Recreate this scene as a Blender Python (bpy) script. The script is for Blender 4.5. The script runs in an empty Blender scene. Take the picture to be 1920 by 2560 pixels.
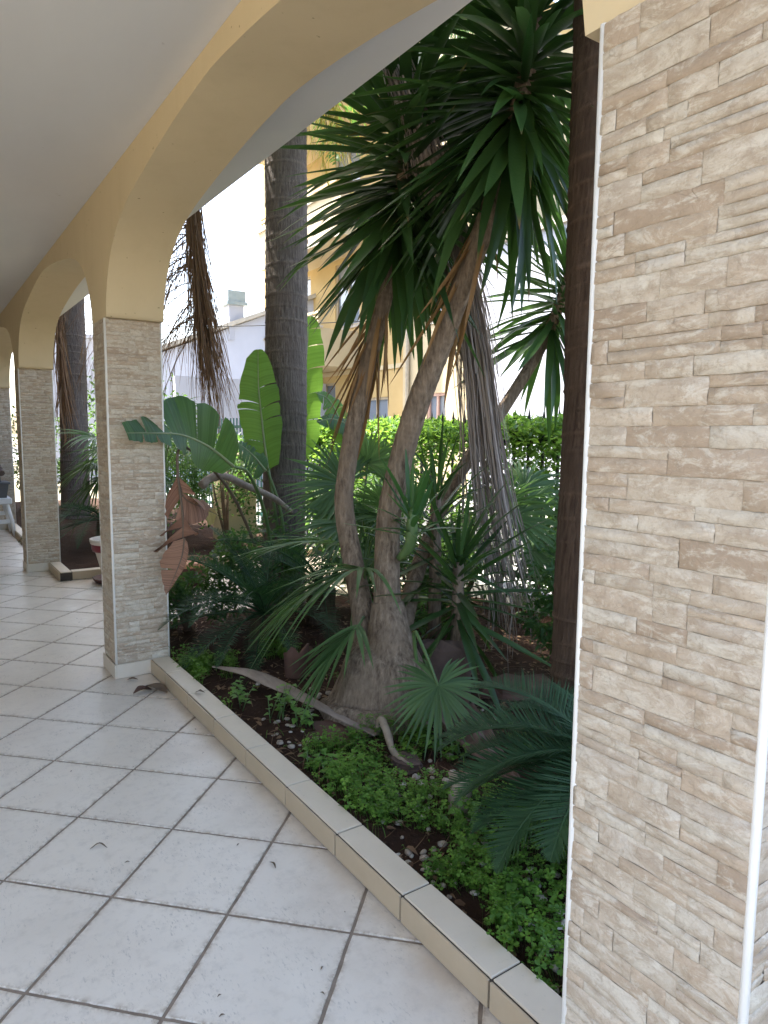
import bpy, math, random
from mathutils import Vector, Matrix, noise

random.seed(11)
R = math.radians
scene = bpy.context.scene
col = scene.collection

# ------------------------------------------------------------------ camera
CAM = Vector((0.0, 0.0, 1.5))
yaw, pitch, roll = R(34.07), R(6.30), R(0.45)
fwd = Vector((math.sin(yaw)*math.cos(pitch), math.cos(yaw)*math.cos(pitch), -math.sin(pitch)))
rt0 = Vector((math.cos(yaw), -math.sin(yaw), 0))
up0 = rt0.cross(fwd)
rt = math.cos(roll)*rt0 + math.sin(roll)*up0
up = -math.sin(roll)*rt0 + math.cos(roll)*up0
cam_d = bpy.data.cameras.new('camera')
cam = bpy.data.objects.new('camera', cam_d)
col.objects.link(cam)
cam.matrix_world = Matrix(((rt.x, up.x, -fwd.x, CAM.x), (rt.y, up.y, -fwd.y, CAM.y), (rt.z, up.z, -fwd.z, CAM.z), (0, 0, 0, 1)))
cam_d.sensor_fit = 'VERTICAL'
cam_d.sensor_height = 32.0
cam_d.lens = 32.0*1743.5/2560.0
cam_d.clip_start = 0.02
cam_d.clip_end = 2000
scene.camera = cam

# ------------------------------------------------------------------ light
SUN_AZ, SUN_EL = R(-24), R(56)          # clockwise from +Y, above the horizon
world = bpy.data.worlds.new('World')
scene.world = world
world.use_nodes = True
wn = world.node_tree
sky = wn.nodes.new('ShaderNodeTexSky')
sky.sky_type = 'NISHITA'
sky.sun_disc = False
sky.sun_elevation = SUN_EL
sky.sun_rotation = SUN_AZ
sky.air_density = 1.0
sky.dust_density = 3.5
sky.ozone_density = 1.0
bg = wn.nodes['Background']
wn.links.new(sky.outputs[0], bg.inputs[0])
bg.inputs[1].default_value = 0.15
S = Vector((math.sin(SUN_AZ)*math.cos(SUN_EL), math.cos(SUN_AZ)*math.cos(SUN_EL), math.sin(SUN_EL)))
sd = bpy.data.lights.new('sun', 'SUN')
sd.energy = 4.5
sd.angle = R(0.6)
sd.color = (1.0, 0.95, 0.86)
sun = bpy.data.objects.new('sun', sd)
col.objects.link(sun)
sun.rotation_euler = S.to_track_quat('Z', 'Y').to_euler()
vs = scene.view_settings
vs.view_transform = 'Standard'
vs.look = 'None'
vs.exposure = 2.6
vs.gamma = 1.0
vs.use_curve_mapping = False
try:
    scene.cycles.use_denoising = True
    scene.cycles.max_bounces = 8
    scene.cycles.diffuse_bounces = 5
    scene.cycles.glossy_bounces = 3
    scene.cycles.transmission_bounces = 4
    scene.cycles.transparent_max_bounces = 6
    scene.cycles.sample_clamp_indirect = 8
except Exception:
    pass

# ------------------------------------------------------------------ node helpers
def node(nt, t, ins=None, **props):
    n = nt.nodes.new('ShaderNode' + t)
    for k, v in props.items():
        setattr(n, k, v)
    for k, v in (ins or {}).items():
        s = n.inputs[k]
        if isinstance(v, bpy.types.NodeSocket):
            nt.links.new(v, s)
        else:
            if isinstance(v, tuple) and len(v) == 3 and s.type == 'RGBA':
                v = v + (1.0,)
            s.default_value = v
    return n

def start(name):
    m = bpy.data.materials.new(name)
    m.use_nodes = True
    nt = m.node_tree
    b = nt.nodes['Principled BSDF']
    return m, nt, b

def mathn(nt, op, a, b=0.0, clamp=False):
    n = node(nt, 'Math', {0: a, 1: b}, operation=op)
    n.use_clamp = clamp
    return n.outputs[0]

def mix(nt, fac, a, b, blend='MIX'):
    n = nt.nodes.new('ShaderNodeMix')
    n.data_type = 'RGBA'
    n.blend_type = blend
    for i, v in ((0, fac), (6, a), (7, b)):
        if isinstance(v, bpy.types.NodeSocket):
            nt.links.new(v, n.inputs[i])
        else:
            n.inputs[i].default_value = v if i == 0 else (v + (1.0,) if len(v) == 3 else v)
    return n.outputs[2]

def ramp(nt, fac, stops, interp='LINEAR'):
    n = node(nt, 'ValToRGB', {0: fac})
    cr = n.color_ramp
    cr.interpolation = interp
    while len(cr.elements) < len(stops):
        cr.elements.new(0.5)
    for e, (p, c) in zip(cr.elements, stops):
        e.position = p
        e.color = c + (1.0,) if len(c) == 3 else c
    return n.outputs[0]

def seed_val(nt):
    oi = node(nt, 'ObjectInfo')
    at = node(nt, 'Attribute', attribute_name='rnd')
    s = mathn(nt, 'ADD', oi.outputs['Random'], at.outputs['Fac'])
    return mathn(nt, 'FRACT', s)

def wpos(nt, scale=(1, 1, 1), seed=None):
    g = node(nt, 'NewGeometry')
    v = g.outputs['Position']
    mp = node(nt, 'Mapping', {'Vector': v, 'Scale': scale})
    o = mp.outputs[0]
    if seed is not None:
        c = node(nt, 'CombineXYZ', {0: mathn(nt, 'MULTIPLY', seed, 37.0), 1: mathn(nt, 'MULTIPLY', seed, 91.0), 2: mathn(nt, 'MULTIPLY', seed, 53.0)})
        o = node(nt, 'VectorMath', {0: o, 1: c.outputs[0]}, operation='ADD').outputs[0]
    return o

def noise_t(nt, vec, scale, detail=4.0, rough=0.55, dist=0.0):
    return node(nt, 'TexNoise', {'Vector': vec, 'Scale': scale, 'Detail': detail, 'Roughness': rough, 'Distortion': dist}).outputs[0]

def bump(nt, b, h, strength, dist=0.01, prev=None):
    n = node(nt, 'Bump', {'Height': h, 'Strength': strength, 'Distance': dist})
    if prev is not None:
        nt.links.new(prev, n.inputs['Normal'])
    if b is not None:
        nt.links.new(n.outputs[0], b.inputs['Normal'])
    return n.outputs[0]

def setc(nt, b, c):
    if isinstance(c, bpy.types.NodeSocket):
        nt.links.new(c, b.inputs['Base Color'])
    else:
        b.inputs['Base Color'].default_value = c + (1.0,)

def plain(name, c1, c2=None, rough=0.6, scale=8.0, bstr=0.15, bscale=60.0, spec=0.4, stretch=(1, 1, 1), metal=0.0):
    m, nt, b = start(name)
    c2 = c2 or tuple(x*0.82 for x in c1)
    p = wpos(nt, stretch)
    n = noise_t(nt, p, scale, 6, 0.6)
    setc(nt, b, mix(nt, ramp(nt, n, [(0.3, (0, 0, 0)), (0.7, (1, 1, 1))]), c1, c2))
    b.inputs['Roughness'].default_value = rough
    b.inputs['Specular IOR Level'].default_value = spec
    b.inputs['Metallic'].default_value = metal
    if bstr:
        bump(nt, b, noise_t(nt, p, bscale, 5, 0.6), bstr, 0.004)
    return m

def leaf_mat(name, dark, light, trans=0.3, rough=0.42, tcol=None, spec=0.3, vein=0.0, tip=None):
    m, nt, b = start(name)
    sv = seed_val(nt)
    p = wpos(nt)
    n = noise_t(nt, p, 9.0, 3)
    f = mathn(nt, 'ADD', mathn(nt, 'MULTIPLY', sv, 0.7), mathn(nt, 'MULTIPLY', n, 0.4), True)
    c = mix(nt, f, dark, light)
    if vein:
        va = node(nt, 'Attribute', attribute_name='along').outputs['Fac']
        vx = node(nt, 'CombineXYZ', {0: mathn(nt, 'MULTIPLY', va, vein), 1: sv})
        vn = noise_t(nt, vx.outputs[0], 1.0, 3, 0.6)
        c = mix(nt, ramp(nt, vn, [(0.36, (0.9, 0.9, 0.9)), (0.58, (0, 0, 0))]), c, tuple(x*0.55 for x in dark))
    if tip:
        at = node(nt, 'Attribute', attribute_name='along')
        tv = mathn(nt, 'MULTIPLY', mathn(nt, 'SUBTRACT', mathn(nt, 'ADD', at.outputs['Fac'], mathn(nt, 'MULTIPLY', n, 0.12)), 0.97), 14.0, True)
        c = mix(nt, tv, c, tip)
    setc(nt, b, c)
    b.inputs['Roughness'].default_value = rough
    b.inputs['Specular IOR Level'].default_value = spec
    tc = tcol or tuple(min(1.0, x*2.2) for x in light)
    tr = node(nt, 'BsdfTranslucent', {'Color': mix(nt, f, tuple(x*0.7 for x in tc), tc)})
    ms = node(nt, 'MixShader', {0: trans, 1: b.outputs[0], 2: tr.outputs[0]})
    out = [x for x in nt.nodes if x.type == 'OUTPUT_MATERIAL'][0]
    nt.links.new(ms.outputs[0], out.inputs[0])
    hb_ = bump(nt, b if not vein else None, noise_t(nt, p, 55.0, 3), 0.25, 0.004)
    if vein:
        bump(nt, b, vn, 0.6, 0.006, hb_)
    return m

MAT = {}
def build_materials():
    # porcelain floor tile: pale, faintly clouded, small dark scuffs, satin glaze
    m, nt, b = start('floor_tile')
    sv = seed_val(nt)
    p = wpos(nt, (1, 1, 1), sv)
    n1 = noise_t(nt, p, 5.0, 6, 0.6)
    c = mix(nt, n1, (0.78, 0.70, 0.59), (0.64, 0.56, 0.46))
    c = mix(nt, mathn(nt, 'MULTIPLY', sv, 0.35), c, (0.63, 0.565, 0.48))
    n2 = noise_t(nt, wpos(nt, (120, 40, 30), sv), 1.0, 6, 0.75)
    n3 = noise_t(nt, wpos(nt, (1, 1, 1), sv), 6.5, 3)
    scuff = mathn(nt, 'MULTIPLY', ramp(nt, n2, [(0.56, (0, 0, 0)), (0.64, (1, 1, 1))]), ramp(nt, n3, [(0.46, (0, 0, 0)), (0.58, (1, 1, 1))]))
    c = mix(nt, mathn(nt, 'MULTIPLY', scuff, 0.5), c, (0.25, 0.22, 0.19))
    sx = node(nt, 'SeparateXYZ', {0: node(nt, 'NewGeometry').outputs['Position']}).outputs[0]
    nd = noise_t(nt, wpos(nt), 4.0, 6, 0.65)
    dirt = mathn(nt, 'MULTIPLY', mathn(nt, 'MULTIPLY', mathn(nt, 'SUBTRACT', sx, 0.86), 3.0, True), ramp(nt, nd, [(0.34, (0, 0, 0)), (0.62, (1, 1, 1))]))
    c = mix(nt, mathn(nt, 'MULTIPLY', dirt, 0.5), c, (0.36, 0.25, 0.155))
    al = node(nt, 'Attribute', attribute_name='along').outputs['Fac']
    ne = noise_t(nt, wpos(nt), 38.0, 5, 0.7)
    c = mix(nt, mathn(nt, 'MULTIPLY', mathn(nt, 'MULTIPLY', mathn(nt, 'POWER', al, 2.5), ramp(nt, ne, [(0.42, (0, 0, 0)), (0.62, (1, 1, 1))])), 0.8), c, (0.33, 0.245, 0.165))
    nm = noise_t(nt, wpos(nt, (1, 1, 1), sv), 22.0, 6, 0.7)
    c = mix(nt, mathn(nt, 'MULTIPLY', ramp(nt, nm, [(0.50, (0, 0, 0)), (0.72, (1, 1, 1))]), 0.35), c, (0.42, 0.36, 0.30))
    nf = noise_t(nt, wpos(nt), 1.3, 5, 0.6)
    c = mix(nt, mathn(nt, 'MULTIPLY', ramp(nt, nf, [(0.45, (0, 0, 0)), (0.7, (1, 1, 1))]), 0.3), c, (0.50, 0.43, 0.35))
    setc(nt, b, c)
    b.inputs['Roughness'].default_value = 0.3
    nt.links.new(mathn(nt, 'ADD', mathn(nt, 'MULTIPLY', n1, 0.24), 0.28), b.inputs['Roughness'])
    b.inputs['Specular IOR Level'].default_value = 0.5
    bump(nt, b, noise_t(nt, p, 70.0, 5, 0.7), 0.06, 0.002)
    MAT['tile'] = m
    # warm tan face of the kerb tiles
    m, nt, b = start('kerb_face')
    sv = seed_val(nt)
    p = wpos(nt, (1, 1, 1), sv)
    n1 = noise_t(nt, p, 6.0, 6, 0.65)
    setc(nt, b, mix(nt, n1, (0.48, 0.375, 0.255), (0.38, 0.285, 0.18)))
    b.inputs['Roughness'].default_value = 0.45
    bump(nt, b, noise_t(nt, p, 90.0, 4), 0.08, 0.002)
    MAT['kerb_face'] = m
    m, nt, b = start('kerb_top')
    sv = seed_val(nt)
    p = wpos(nt, (1, 1, 1), sv)
    n1 = noise_t(nt, p, 7.0, 6, 0.65)
    c = mix(nt, n1, (0.66, 0.56, 0.43), (0.55, 0.455, 0.335))
    n2 = noise_t(nt, p, 42.0, 6, 0.7)
    c = mix(nt, ramp(nt, n2, [(0.62, (0, 0, 0)), (0.75, (0.6, 0.6, 0.6))]), c, (0.30, 0.25, 0.20))
    setc(nt, b, c)
    b.inputs['Roughness'].default_value = 0.5
    bump(nt, b, n2, 0.10, 0.003)
    MAT['kerb_top'] = m
    MAT['grout'] = plain('grout', (0.30, 0.235, 0.175), (0.19, 0.145, 0.108), 0.85, 25, 0.4, 120)
    MAT['kerb_joint'] = plain('kerb_joint', (0.085, 0.065, 0.05), (0.05, 0.04, 0.03), 0.9, 25, 0.4, 120)
    MAT['skirting'] = plain('skirting_tile', (0.64, 0.555, 0.45), (0.56, 0.475, 0.38), 0.4, 6, 0.05)
    # split-face stone look cladding: one tone per stone plus cloudy stains and fine pits
    m, nt, b = start('cladding_stone')
    sv = seed_val(nt)
    tone = ramp(nt, sv, [(0.0, (0.55, 0.49, 0.40)), (0.20, (0.66, 0.615, 0.53)), (0.38, (0.57, 0.47, 0.365)), (0.52, (0.48, 0.39, 0.295)),
                         (0.66, (0.63, 0.565, 0.47)), (0.80, (0.53, 0.435, 0.34)), (0.92, (0.39, 0.30, 0.22)), (1.0, (0.69, 0.65, 0.575))])
    p = wpos(nt, (1, 1, 1), sv)
    p2 = wpos(nt, (1, 1, 2.6), sv)
    n1 = noise_t(nt, p2, 9.0, 6, 0.68, 0.9)
    c = mix(nt, mathn(nt, 'MULTIPLY', ramp(nt, n1, [(0.42, (0, 0, 0)), (0.60, (1, 1, 1))]), 0.7), tone, (0.42, 0.335, 0.25))
    n4 = noise_t(nt, p2, 16.0, 6, 0.72, 0.6)
    c = mix(nt, mathn(nt, 'MULTIPLY', ramp(nt, n4, [(0.50, (0, 0, 0)), (0.62, (1, 1, 1))]), 0.7), c, (0.72, 0.68, 0.59))
    n5 = noise_t(nt, p, 48.0, 6, 0.75, 0.5)
    c = mix(nt, mathn(nt, 'MULTIPLY', ramp(nt, n5, [(0.52, (0, 0, 0)), (0.66, (1, 1, 1))]), 0.55), c, (0.36, 0.285, 0.21))
    c = mix(nt, mathn(nt, 'MULTIPLY', ramp(nt, n5, [(0.30, (1, 1, 1)), (0.44, (0, 0, 0))]), 0.55), c, (0.72, 0.68, 0.60))
    n2 = noise_t(nt, p, 150.0, 6, 0.75)
    c = mix(nt, mathn(nt, 'MULTIPLY', ramp(nt, n2, [(0.54, (0, 0, 0)), (0.70, (1, 1, 1))]), 0.45), c, (0.33, 0.25, 0.18))
    vor = node(nt, 'TexVoronoi', {'Vector': wpos(nt, (1.0, 1.0, 2.0), sv), 'Scale': 22.0, 'Randomness': 1.0}, feature='DISTANCE_TO_EDGE')
    crack = ramp(nt, vor.outputs['Distance'], [(0.0, (1, 1, 1)), (0.016, (0, 0, 0))])
    crack = mathn(nt, 'MULTIPLY', crack, ramp(nt, noise_t(nt, p, 13.0, 2), [(0.52, (0, 0, 0)), (0.64, (1, 1, 1))]))
    c = mix(nt, mathn(nt, 'MULTIPLY', crack, 0.4), c, (0.22, 0.17, 0.125))
    c = mix(nt, 1.0, c, (0.88, 0.835, 0.785), 'MULTIPLY')
    setc(nt, b, c)
    b.inputs['Roughness'].default_value = 0.5
    b.inputs['Specular IOR Level'].default_value = 0.35
    h1 = bump(nt, None, n5, 0.45, 0.006, bump(nt, None, n1, 0.4, 0.012))
    h2 = bump(nt, None, n2, 0.22, 0.003, h1)
    bump(nt, b, mathn(nt, 'SUBTRACT', 1.0, crack), 0.25, 0.004, h2)
    MAT['stone'] = m
    MAT['stone_bed'] = plain('stone_bed', (0.50, 0.41, 0.31), (0.43, 0.34, 0.25), 0.7, 20, 0.2)
    MAT['trim'] = plain('trim_plastic', (0.80, 0.77, 0.72), (0.74, 0.71, 0.66), 0.35, 3, 0.0)
    # ochre lime paint with faint brush clouds
    m, nt, b = start('ochre_paint')
    p = wpos(nt)
    n1 = noise_t(nt, p, 1.6, 6, 0.6)
    n2 = noise_t(nt, wpos(nt, (1, 1, 0.25)), 6.0, 5, 0.65)
    c = mix(nt, n1, (0.66, 0.53, 0.335), (0.59, 0.465, 0.285))
    c = mix(nt, mathn(nt, 'MULTIPLY', ramp(nt, n2, [(0.5, (0, 0, 0)), (0.75, (1, 1, 1))]), 0.4), c, (0.54, 0.42, 0.25))
    n3 = noise_t(nt, wpos(nt, (1, 1, 0.15)), 9.0, 3, 0.5)
    sp = ramp(nt, noise_t(nt, p, 28.0, 2), [(0.735, (0, 0, 0)), (0.76, (1, 1, 1))])
    c = mix(nt, mathn(nt, 'MULTIPLY', sp, 0.6), c, (0.2, 0.13, 0.07))
    setc(nt, b, c)
    b.inputs['Roughness'].default_value = 0.75
    b.inputs['Specular IOR Level'].default_value = 0.2
    h = bump(nt, None, noise_t(nt, p, 3.0, 3), 0.25, 0.02)
    bump(nt, b, noise_t(nt, p, 140.0, 5, 0.6), 0.18, 0.003, h)
    MAT['ochre'] = m
    # pale grey-white ceiling, patchy roller marks
    m, nt, b = start('ceiling_paint')
    n1 = noise_t(nt, wpos(nt, (1.6, 0.6, 1)), 1.5, 5, 0.6)
    c = mix(nt, n1, (0.74, 0.725, 0.70), (0.62, 0.605, 0.585))
    n2 = noise_t(nt, wpos(nt), 17.0, 2)
    c = mix(nt, ramp(nt, n2, [(0.76, (0, 0, 0)), (0.80, (0.6, 0.6, 0.6))]), c, (0.32, 0.28, 0.23))
    setc(nt, b, c)
    b.inputs['Roughness'].default_value = 0.7
    bump(nt, b, noise_t(nt, wpos(nt), 2.2, 4), 0.25, 0.02)
    MAT['ceiling'] = m
    # palm bark: grey brown, vertical fibres, darker towards ring scars (real ridges carry those)
    def bark(name, c1, c2, c3, vs_, fib, crackscale=0.0):
        m, nt, b = start(name)
        n1 = noise_t(nt, wpos(nt, vs_), fib, 6, 0.7)
        n2 = noise_t(nt, wpos(nt, (1, 1, 1)), 5.0, 6, 0.65)
        c = mix(nt, ramp(nt, n1, [(0.35, (0, 0, 0)), (0.68, (1, 1, 1))]), c1, c2)
        c = mix(nt, ramp(nt, n2, [(0.45, (0, 0, 0)), (0.75, (1, 1, 1))]), c, c3)
        at = node(nt, 'Attribute', attribute_name='scar')
        c = mix(nt, mathn(nt, 'MULTIPLY', at.outputs['Fac'], 0.35), c, tuple(min(1, x*1.7) for x in c2))
        setc(nt, b, c)
        b.inputs['Roughness'].default_value = 0.85
        b.inputs['Specular IOR Level'].default_value = 0.15
        h = bump(nt, None, n1, 1.0, 0.02)
        bump(nt, b, noise_t(nt, wpos(nt), 60.0, 5, 0.7), 0.35, 0.006, h)
        return m
    MAT['palm_bark'] = bark('palm_bark', (0.070, 0.057, 0.050), (0.20, 0.168, 0.150), (0.13, 0.105, 0.092), (1, 1, 0.12), 60)
    MAT['palm_bark_brown'] = bark('palm_bark_brown', (0.050, 0.030, 0.020), (0.13, 0.088, 0.062), (0.075, 0.05, 0.036), (1, 1, 0.10), 60)
    MAT['yucca_bark'] = bark('yucca_bark', (0.090, 0.062, 0.042), (0.35, 0.265, 0.19), (0.225, 0.165, 0.115), (1, 1, 0.22), 50)
    MAT['yucca_leaf'] = leaf_mat('yucca_leaf', (0.012, 0.031, 0.010), (0.046, 0.096, 0.026), 0.18, 0.36, (0.16, 0.34, 0.06), tip=(0.16, 0.09, 0.04))
    MAT['yucca_leaf_young'] = leaf_mat('yucca_leaf_young', (0.020, 0.066, 0.020), (0.055, 0.13, 0.034), 0.2, 0.36, (0.2, 0.45, 0.08))
    MAT['cycad'] = leaf_mat('cycad_leaf', (0.014, 0.036, 0.016), (0.038, 0.082, 0.034), 0.1, 0.55, (0.1, 0.3, 0.05), 0.2)
    MAT['fan'] = leaf_mat('fan_leaf', (0.032, 0.072, 0.024), (0.090, 0.155, 0.055), 0.25, 0.38, (0.22, 0.42, 0.10))
    MAT['strelitzia'] = leaf_mat('strelitzia_leaf_lit', (0.045, 0.125, 0.028), (0.085, 0.19, 0.045), 0.38, 0.4, (0.26, 0.50, 0.06), vein=70.0)  # brighter copy: sun on the leaf put into its colour
    MAT['strelitzia_shade'] = leaf_mat('strelitzia_leaf_shade', (0.035, 0.085, 0.035), (0.07, 0.15, 0.045), 0.25, 0.42, (0.2, 0.4, 0.06), vein=60.0)  # same leaf with shade put into the colour, for blades out of the sun
    MAT['hedge'] = leaf_mat('hedge_leaf', (0.030, 0.095, 0.018), (0.085, 0.20, 0.030), 0.35, 0.4, (0.35, 0.60, 0.08))
    MAT['shrub'] = leaf_mat('shrub_leaf', (0.012, 0.038, 0.013), (0.036, 0.090, 0.024), 0.3, 0.5, (0.22, 0.42, 0.08))
    MAT['clover'] = leaf_mat('clover_leaf', (0.032, 0.090, 0.012), (0.150, 0.265, 0.035), 0.3, 0.5, (0.2, 0.5, 0.06))
    MAT['weed'] = leaf_mat('weed_leaf', (0.085, 0.19, 0.035), (0.15, 0.28, 0.055), 0.3, 0.5, (0.3, 0.55, 0.1))
    MAT['gold'] = leaf_mat('golden_strand', (0.36, 0.27, 0.06), (0.55, 0.45, 0.12), 0.35, 0.5, (0.6, 0.5, 0.1))
    MAT['dead_leaf'] = leaf_mat('dead_leaf', (0.16, 0.080, 0.030), (0.33, 0.20, 0.09), 0.15, 0.6, (0.4, 0.22, 0.07), 0.25)
    MAT['dead_brown'] = leaf_mat('dead_frond_brown', (0.085, 0.042, 0.024), (0.24, 0.15, 0.085), 0.1, 0.65, (0.3, 0.18, 0.08), 0.2)
    MAT['dead_grey'] = leaf_mat('dead_frond_grey', (0.15, 0.115, 0.10), (0.42, 0.35, 0.30), 0.1, 0.65, (0.3, 0.24, 0.18), 0.2)
    MAT['dry_leaf'] = leaf_mat('dry_banana_leaf', (0.20, 0.095, 0.060), (0.36, 0.20, 0.13), 0.15, 0.65, (0.45, 0.22, 0.12), 0.2, vein=55.0)
    MAT['dry_yellow'] = leaf_mat('dry_yellow_leaf', (0.32, 0.20, 0.06), (0.42, 0.36, 0.12), 0.25, 0.55, (0.5, 0.4, 0.1), 0.2, vein=40.0)
    MAT['rachis'] = plain('green_stalk', (0.10, 0.16, 0.05), (0.07, 0.12, 0.04), 0.5, 10, 0.0)
    MAT['stalk_pale'] = plain('pale_stalk', (0.25, 0.28, 0.14), (0.18, 0.22, 0.1), 0.5, 10, 0.0)
    MAT['stalk_brown'] = plain('brown_stalk', (0.16, 0.11, 0.07), (0.09, 0.06, 0.04), 0.7, 12, 0.3)
    # humus soil: dark red brown with crumbs and pale flecks
    m, nt, b = start('soil')
    p = wpos(nt)
    n1 = noise_t(nt, p, 6.0, 8, 0.7)
    n2 = noise_t(nt, p, 55.0, 6, 0.7)
    c = mix(nt, n1, (0.018, 0.011, 0.008), (0.075, 0.040, 0.026))
    c = mix(nt, ramp(nt, n2, [(0.60, (0, 0, 0)), (0.72, (1, 1, 1))]), c, (0.13, 0.08, 0.055))
    setc(nt, b, c)
    b.inputs['Roughness'].default_value = 0.95
    b.inputs['Specular IOR Level'].default_value = 0.1
    h = bump(nt, None, n1, 0.8, 0.05)
    bump(nt, b, n2, 0.8, 0.015, h)
    MAT['soil'] = m
    m, nt, b = start('pebble')
    sv = seed_val(nt)
    n1 = noise_t(nt, wpos(nt), 45.0, 5, 0.65)
    c = mix(nt, sv, (0.58, 0.53, 0.45), (0.36, 0.30, 0.23))
    setc(nt, b, mix(nt, ramp(nt, n1, [(0.42, (0, 0, 0)), (0.66, (0.8, 0.8, 0.8))]), c, (0.20, 0.14, 0.10)))
    b.inputs['Roughness'].default_value = 0.75
    MAT['pebble'] = m
    MAT['spathe'] = plain('spathe_wood', (0.30, 0.235, 0.185), (0.18, 0.135, 0.105), 0.75, 30, 0.5, 90, stretch=(1, 0.3, 1))
    MAT['sheath'] = plain('sheath_wood', (0.23, 0.145, 0.115), (0.11, 0.065, 0.05), 0.7, 14, 0.5, 60)
    MAT['cutwood'] = plain('cut_wood', (0.34, 0.27, 0.20), (0.22, 0.165, 0.115), 0.85, 25, 0.7, 70)
    MAT['rock'] = plain('brown_rock', (0.14, 0.09, 0.07), (0.07, 0.045, 0.036), 0.9, 7, 0.6, 40)
    MAT['terracotta'] = plain('terracotta', (0.50, 0.27, 0.16), (0.38, 0.19, 0.11), 0.75, 9, 0.2)
    MAT['shard'] = plain('old_terracotta', (0.125, 0.062, 0.040), (0.06, 0.03, 0.022), 0.8, 9, 0.3)
    MAT['pot_white'] = plain('pot_cream', (0.66, 0.58, 0.50), (0.58, 0.49, 0.41), 0.45, 7, 0.05)
    MAT['pot_red'] = plain('pot_red_glaze', (0.23, 0.025, 0.035), (0.17, 0.02, 0.03), 0.3, 7, 0.03)
    MAT['dark_clay'] = plain('dark_clay', (0.12, 0.05, 0.04), (0.07, 0.03, 0.025), 0.6, 7, 0.1)
    MAT['plastic_white'] = plain('white_plastic', (0.74, 0.74, 0.76), (0.68, 0.68, 0.70), 0.35, 3, 0.0)
    MAT['plastic_grey'] = plain('grey_plastic', (0.115, 0.122, 0.135), (0.09, 0.096, 0.11), 0.4, 4, 0.05)
    MAT['opening_dark'] = plain('opening_shade_colour', (0.012, 0.012, 0.014), None, 0.4, 4, 0.0)  # black that paints the shade inside the planter house opening
    MAT['roof_tile'] = plain('brown_roof_tile', (0.15, 0.105, 0.09), (0.10, 0.07, 0.06), 0.6, 12, 0.15)
    MAT['toy_yellow'] = plain('yellow_vinyl', (0.65, 0.52, 0.05), (0.55, 0.42, 0.04), 0.4, 3, 0)
    MAT['toy_green'] = plain('green_vinyl', (0.06, 0.30, 0.12), (0.05, 0.24, 0.1), 0.4, 3, 0)
    MAT['iron'] = plain('black_iron', (0.018, 0.022, 0.022), (0.03, 0.028, 0.025), 0.5, 20, 0.2)
    MAT['iron_green'] = plain('green_iron', (0.03, 0.13, 0.115), (0.025, 0.10, 0.09), 0.5, 20, 0.2)
    MAT['facade'] = plain('yellow_facade', (0.47, 0.345, 0.155), (0.42, 0.30, 0.13), 0.85, 1.5, 0.2, 20)
    MAT['facade_cream'] = plain('cream_facade', (0.49, 0.41, 0.265), (0.44, 0.365, 0.23), 0.85, 1.5, 0.2, 20)
    MAT['white_wall'] = plain('white_render', (0.44, 0.455, 0.51), (0.40, 0.415, 0.47), 0.85, 1.2, 0.15, 20)
    MAT['orange_wall'] = plain('orange_brick', (0.42, 0.22, 0.11), (0.34, 0.17, 0.085), 0.85, 4, 0.2, 20)
    MAT['coping'] = plain('coping_stone', (0.50, 0.46, 0.38), (0.38, 0.34, 0.28), 0.85, 9, 0.4, 40)
    MAT['window_frame'] = plain('window_frame', (0.40, 0.33, 0.22), (0.33, 0.27, 0.18), 0.5, 5, 0)
    MAT['window_pink'] = plain('pink_shutter', (0.52, 0.34, 0.27), (0.46, 0.29, 0.23), 0.6, 5, 0)
    m, nt, b = start('window_glass')
    setc(nt, b, (0.16, 0.19, 0.23)); b.inputs['Roughness'].default_value = 0.08; b.inputs['Specular IOR Level'].default_value = 0.9
    MAT['glass'] = m
    MAT['zinc'] = plain('zinc_cowl', (0.34, 0.40, 0.41), (0.28, 0.34, 0.35), 0.45, 6, 0.05, metal=0.3)
    MAT['asphalt'] = plain('asphalt', (0.075, 0.073, 0.07), (0.055, 0.054, 0.052), 0.9, 20, 0.4, 90)
    MAT['paving'] = plain('street_paving', (0.34, 0.33, 0.31), (0.27, 0.26, 0.24), 0.85, 9, 0.3, 50)
    MAT['ground'] = plain('dry_ground', (0.20, 0.17, 0.12), (0.14, 0.13, 0.08), 0.95, 2, 0.4, 10)
build_materials()

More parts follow.
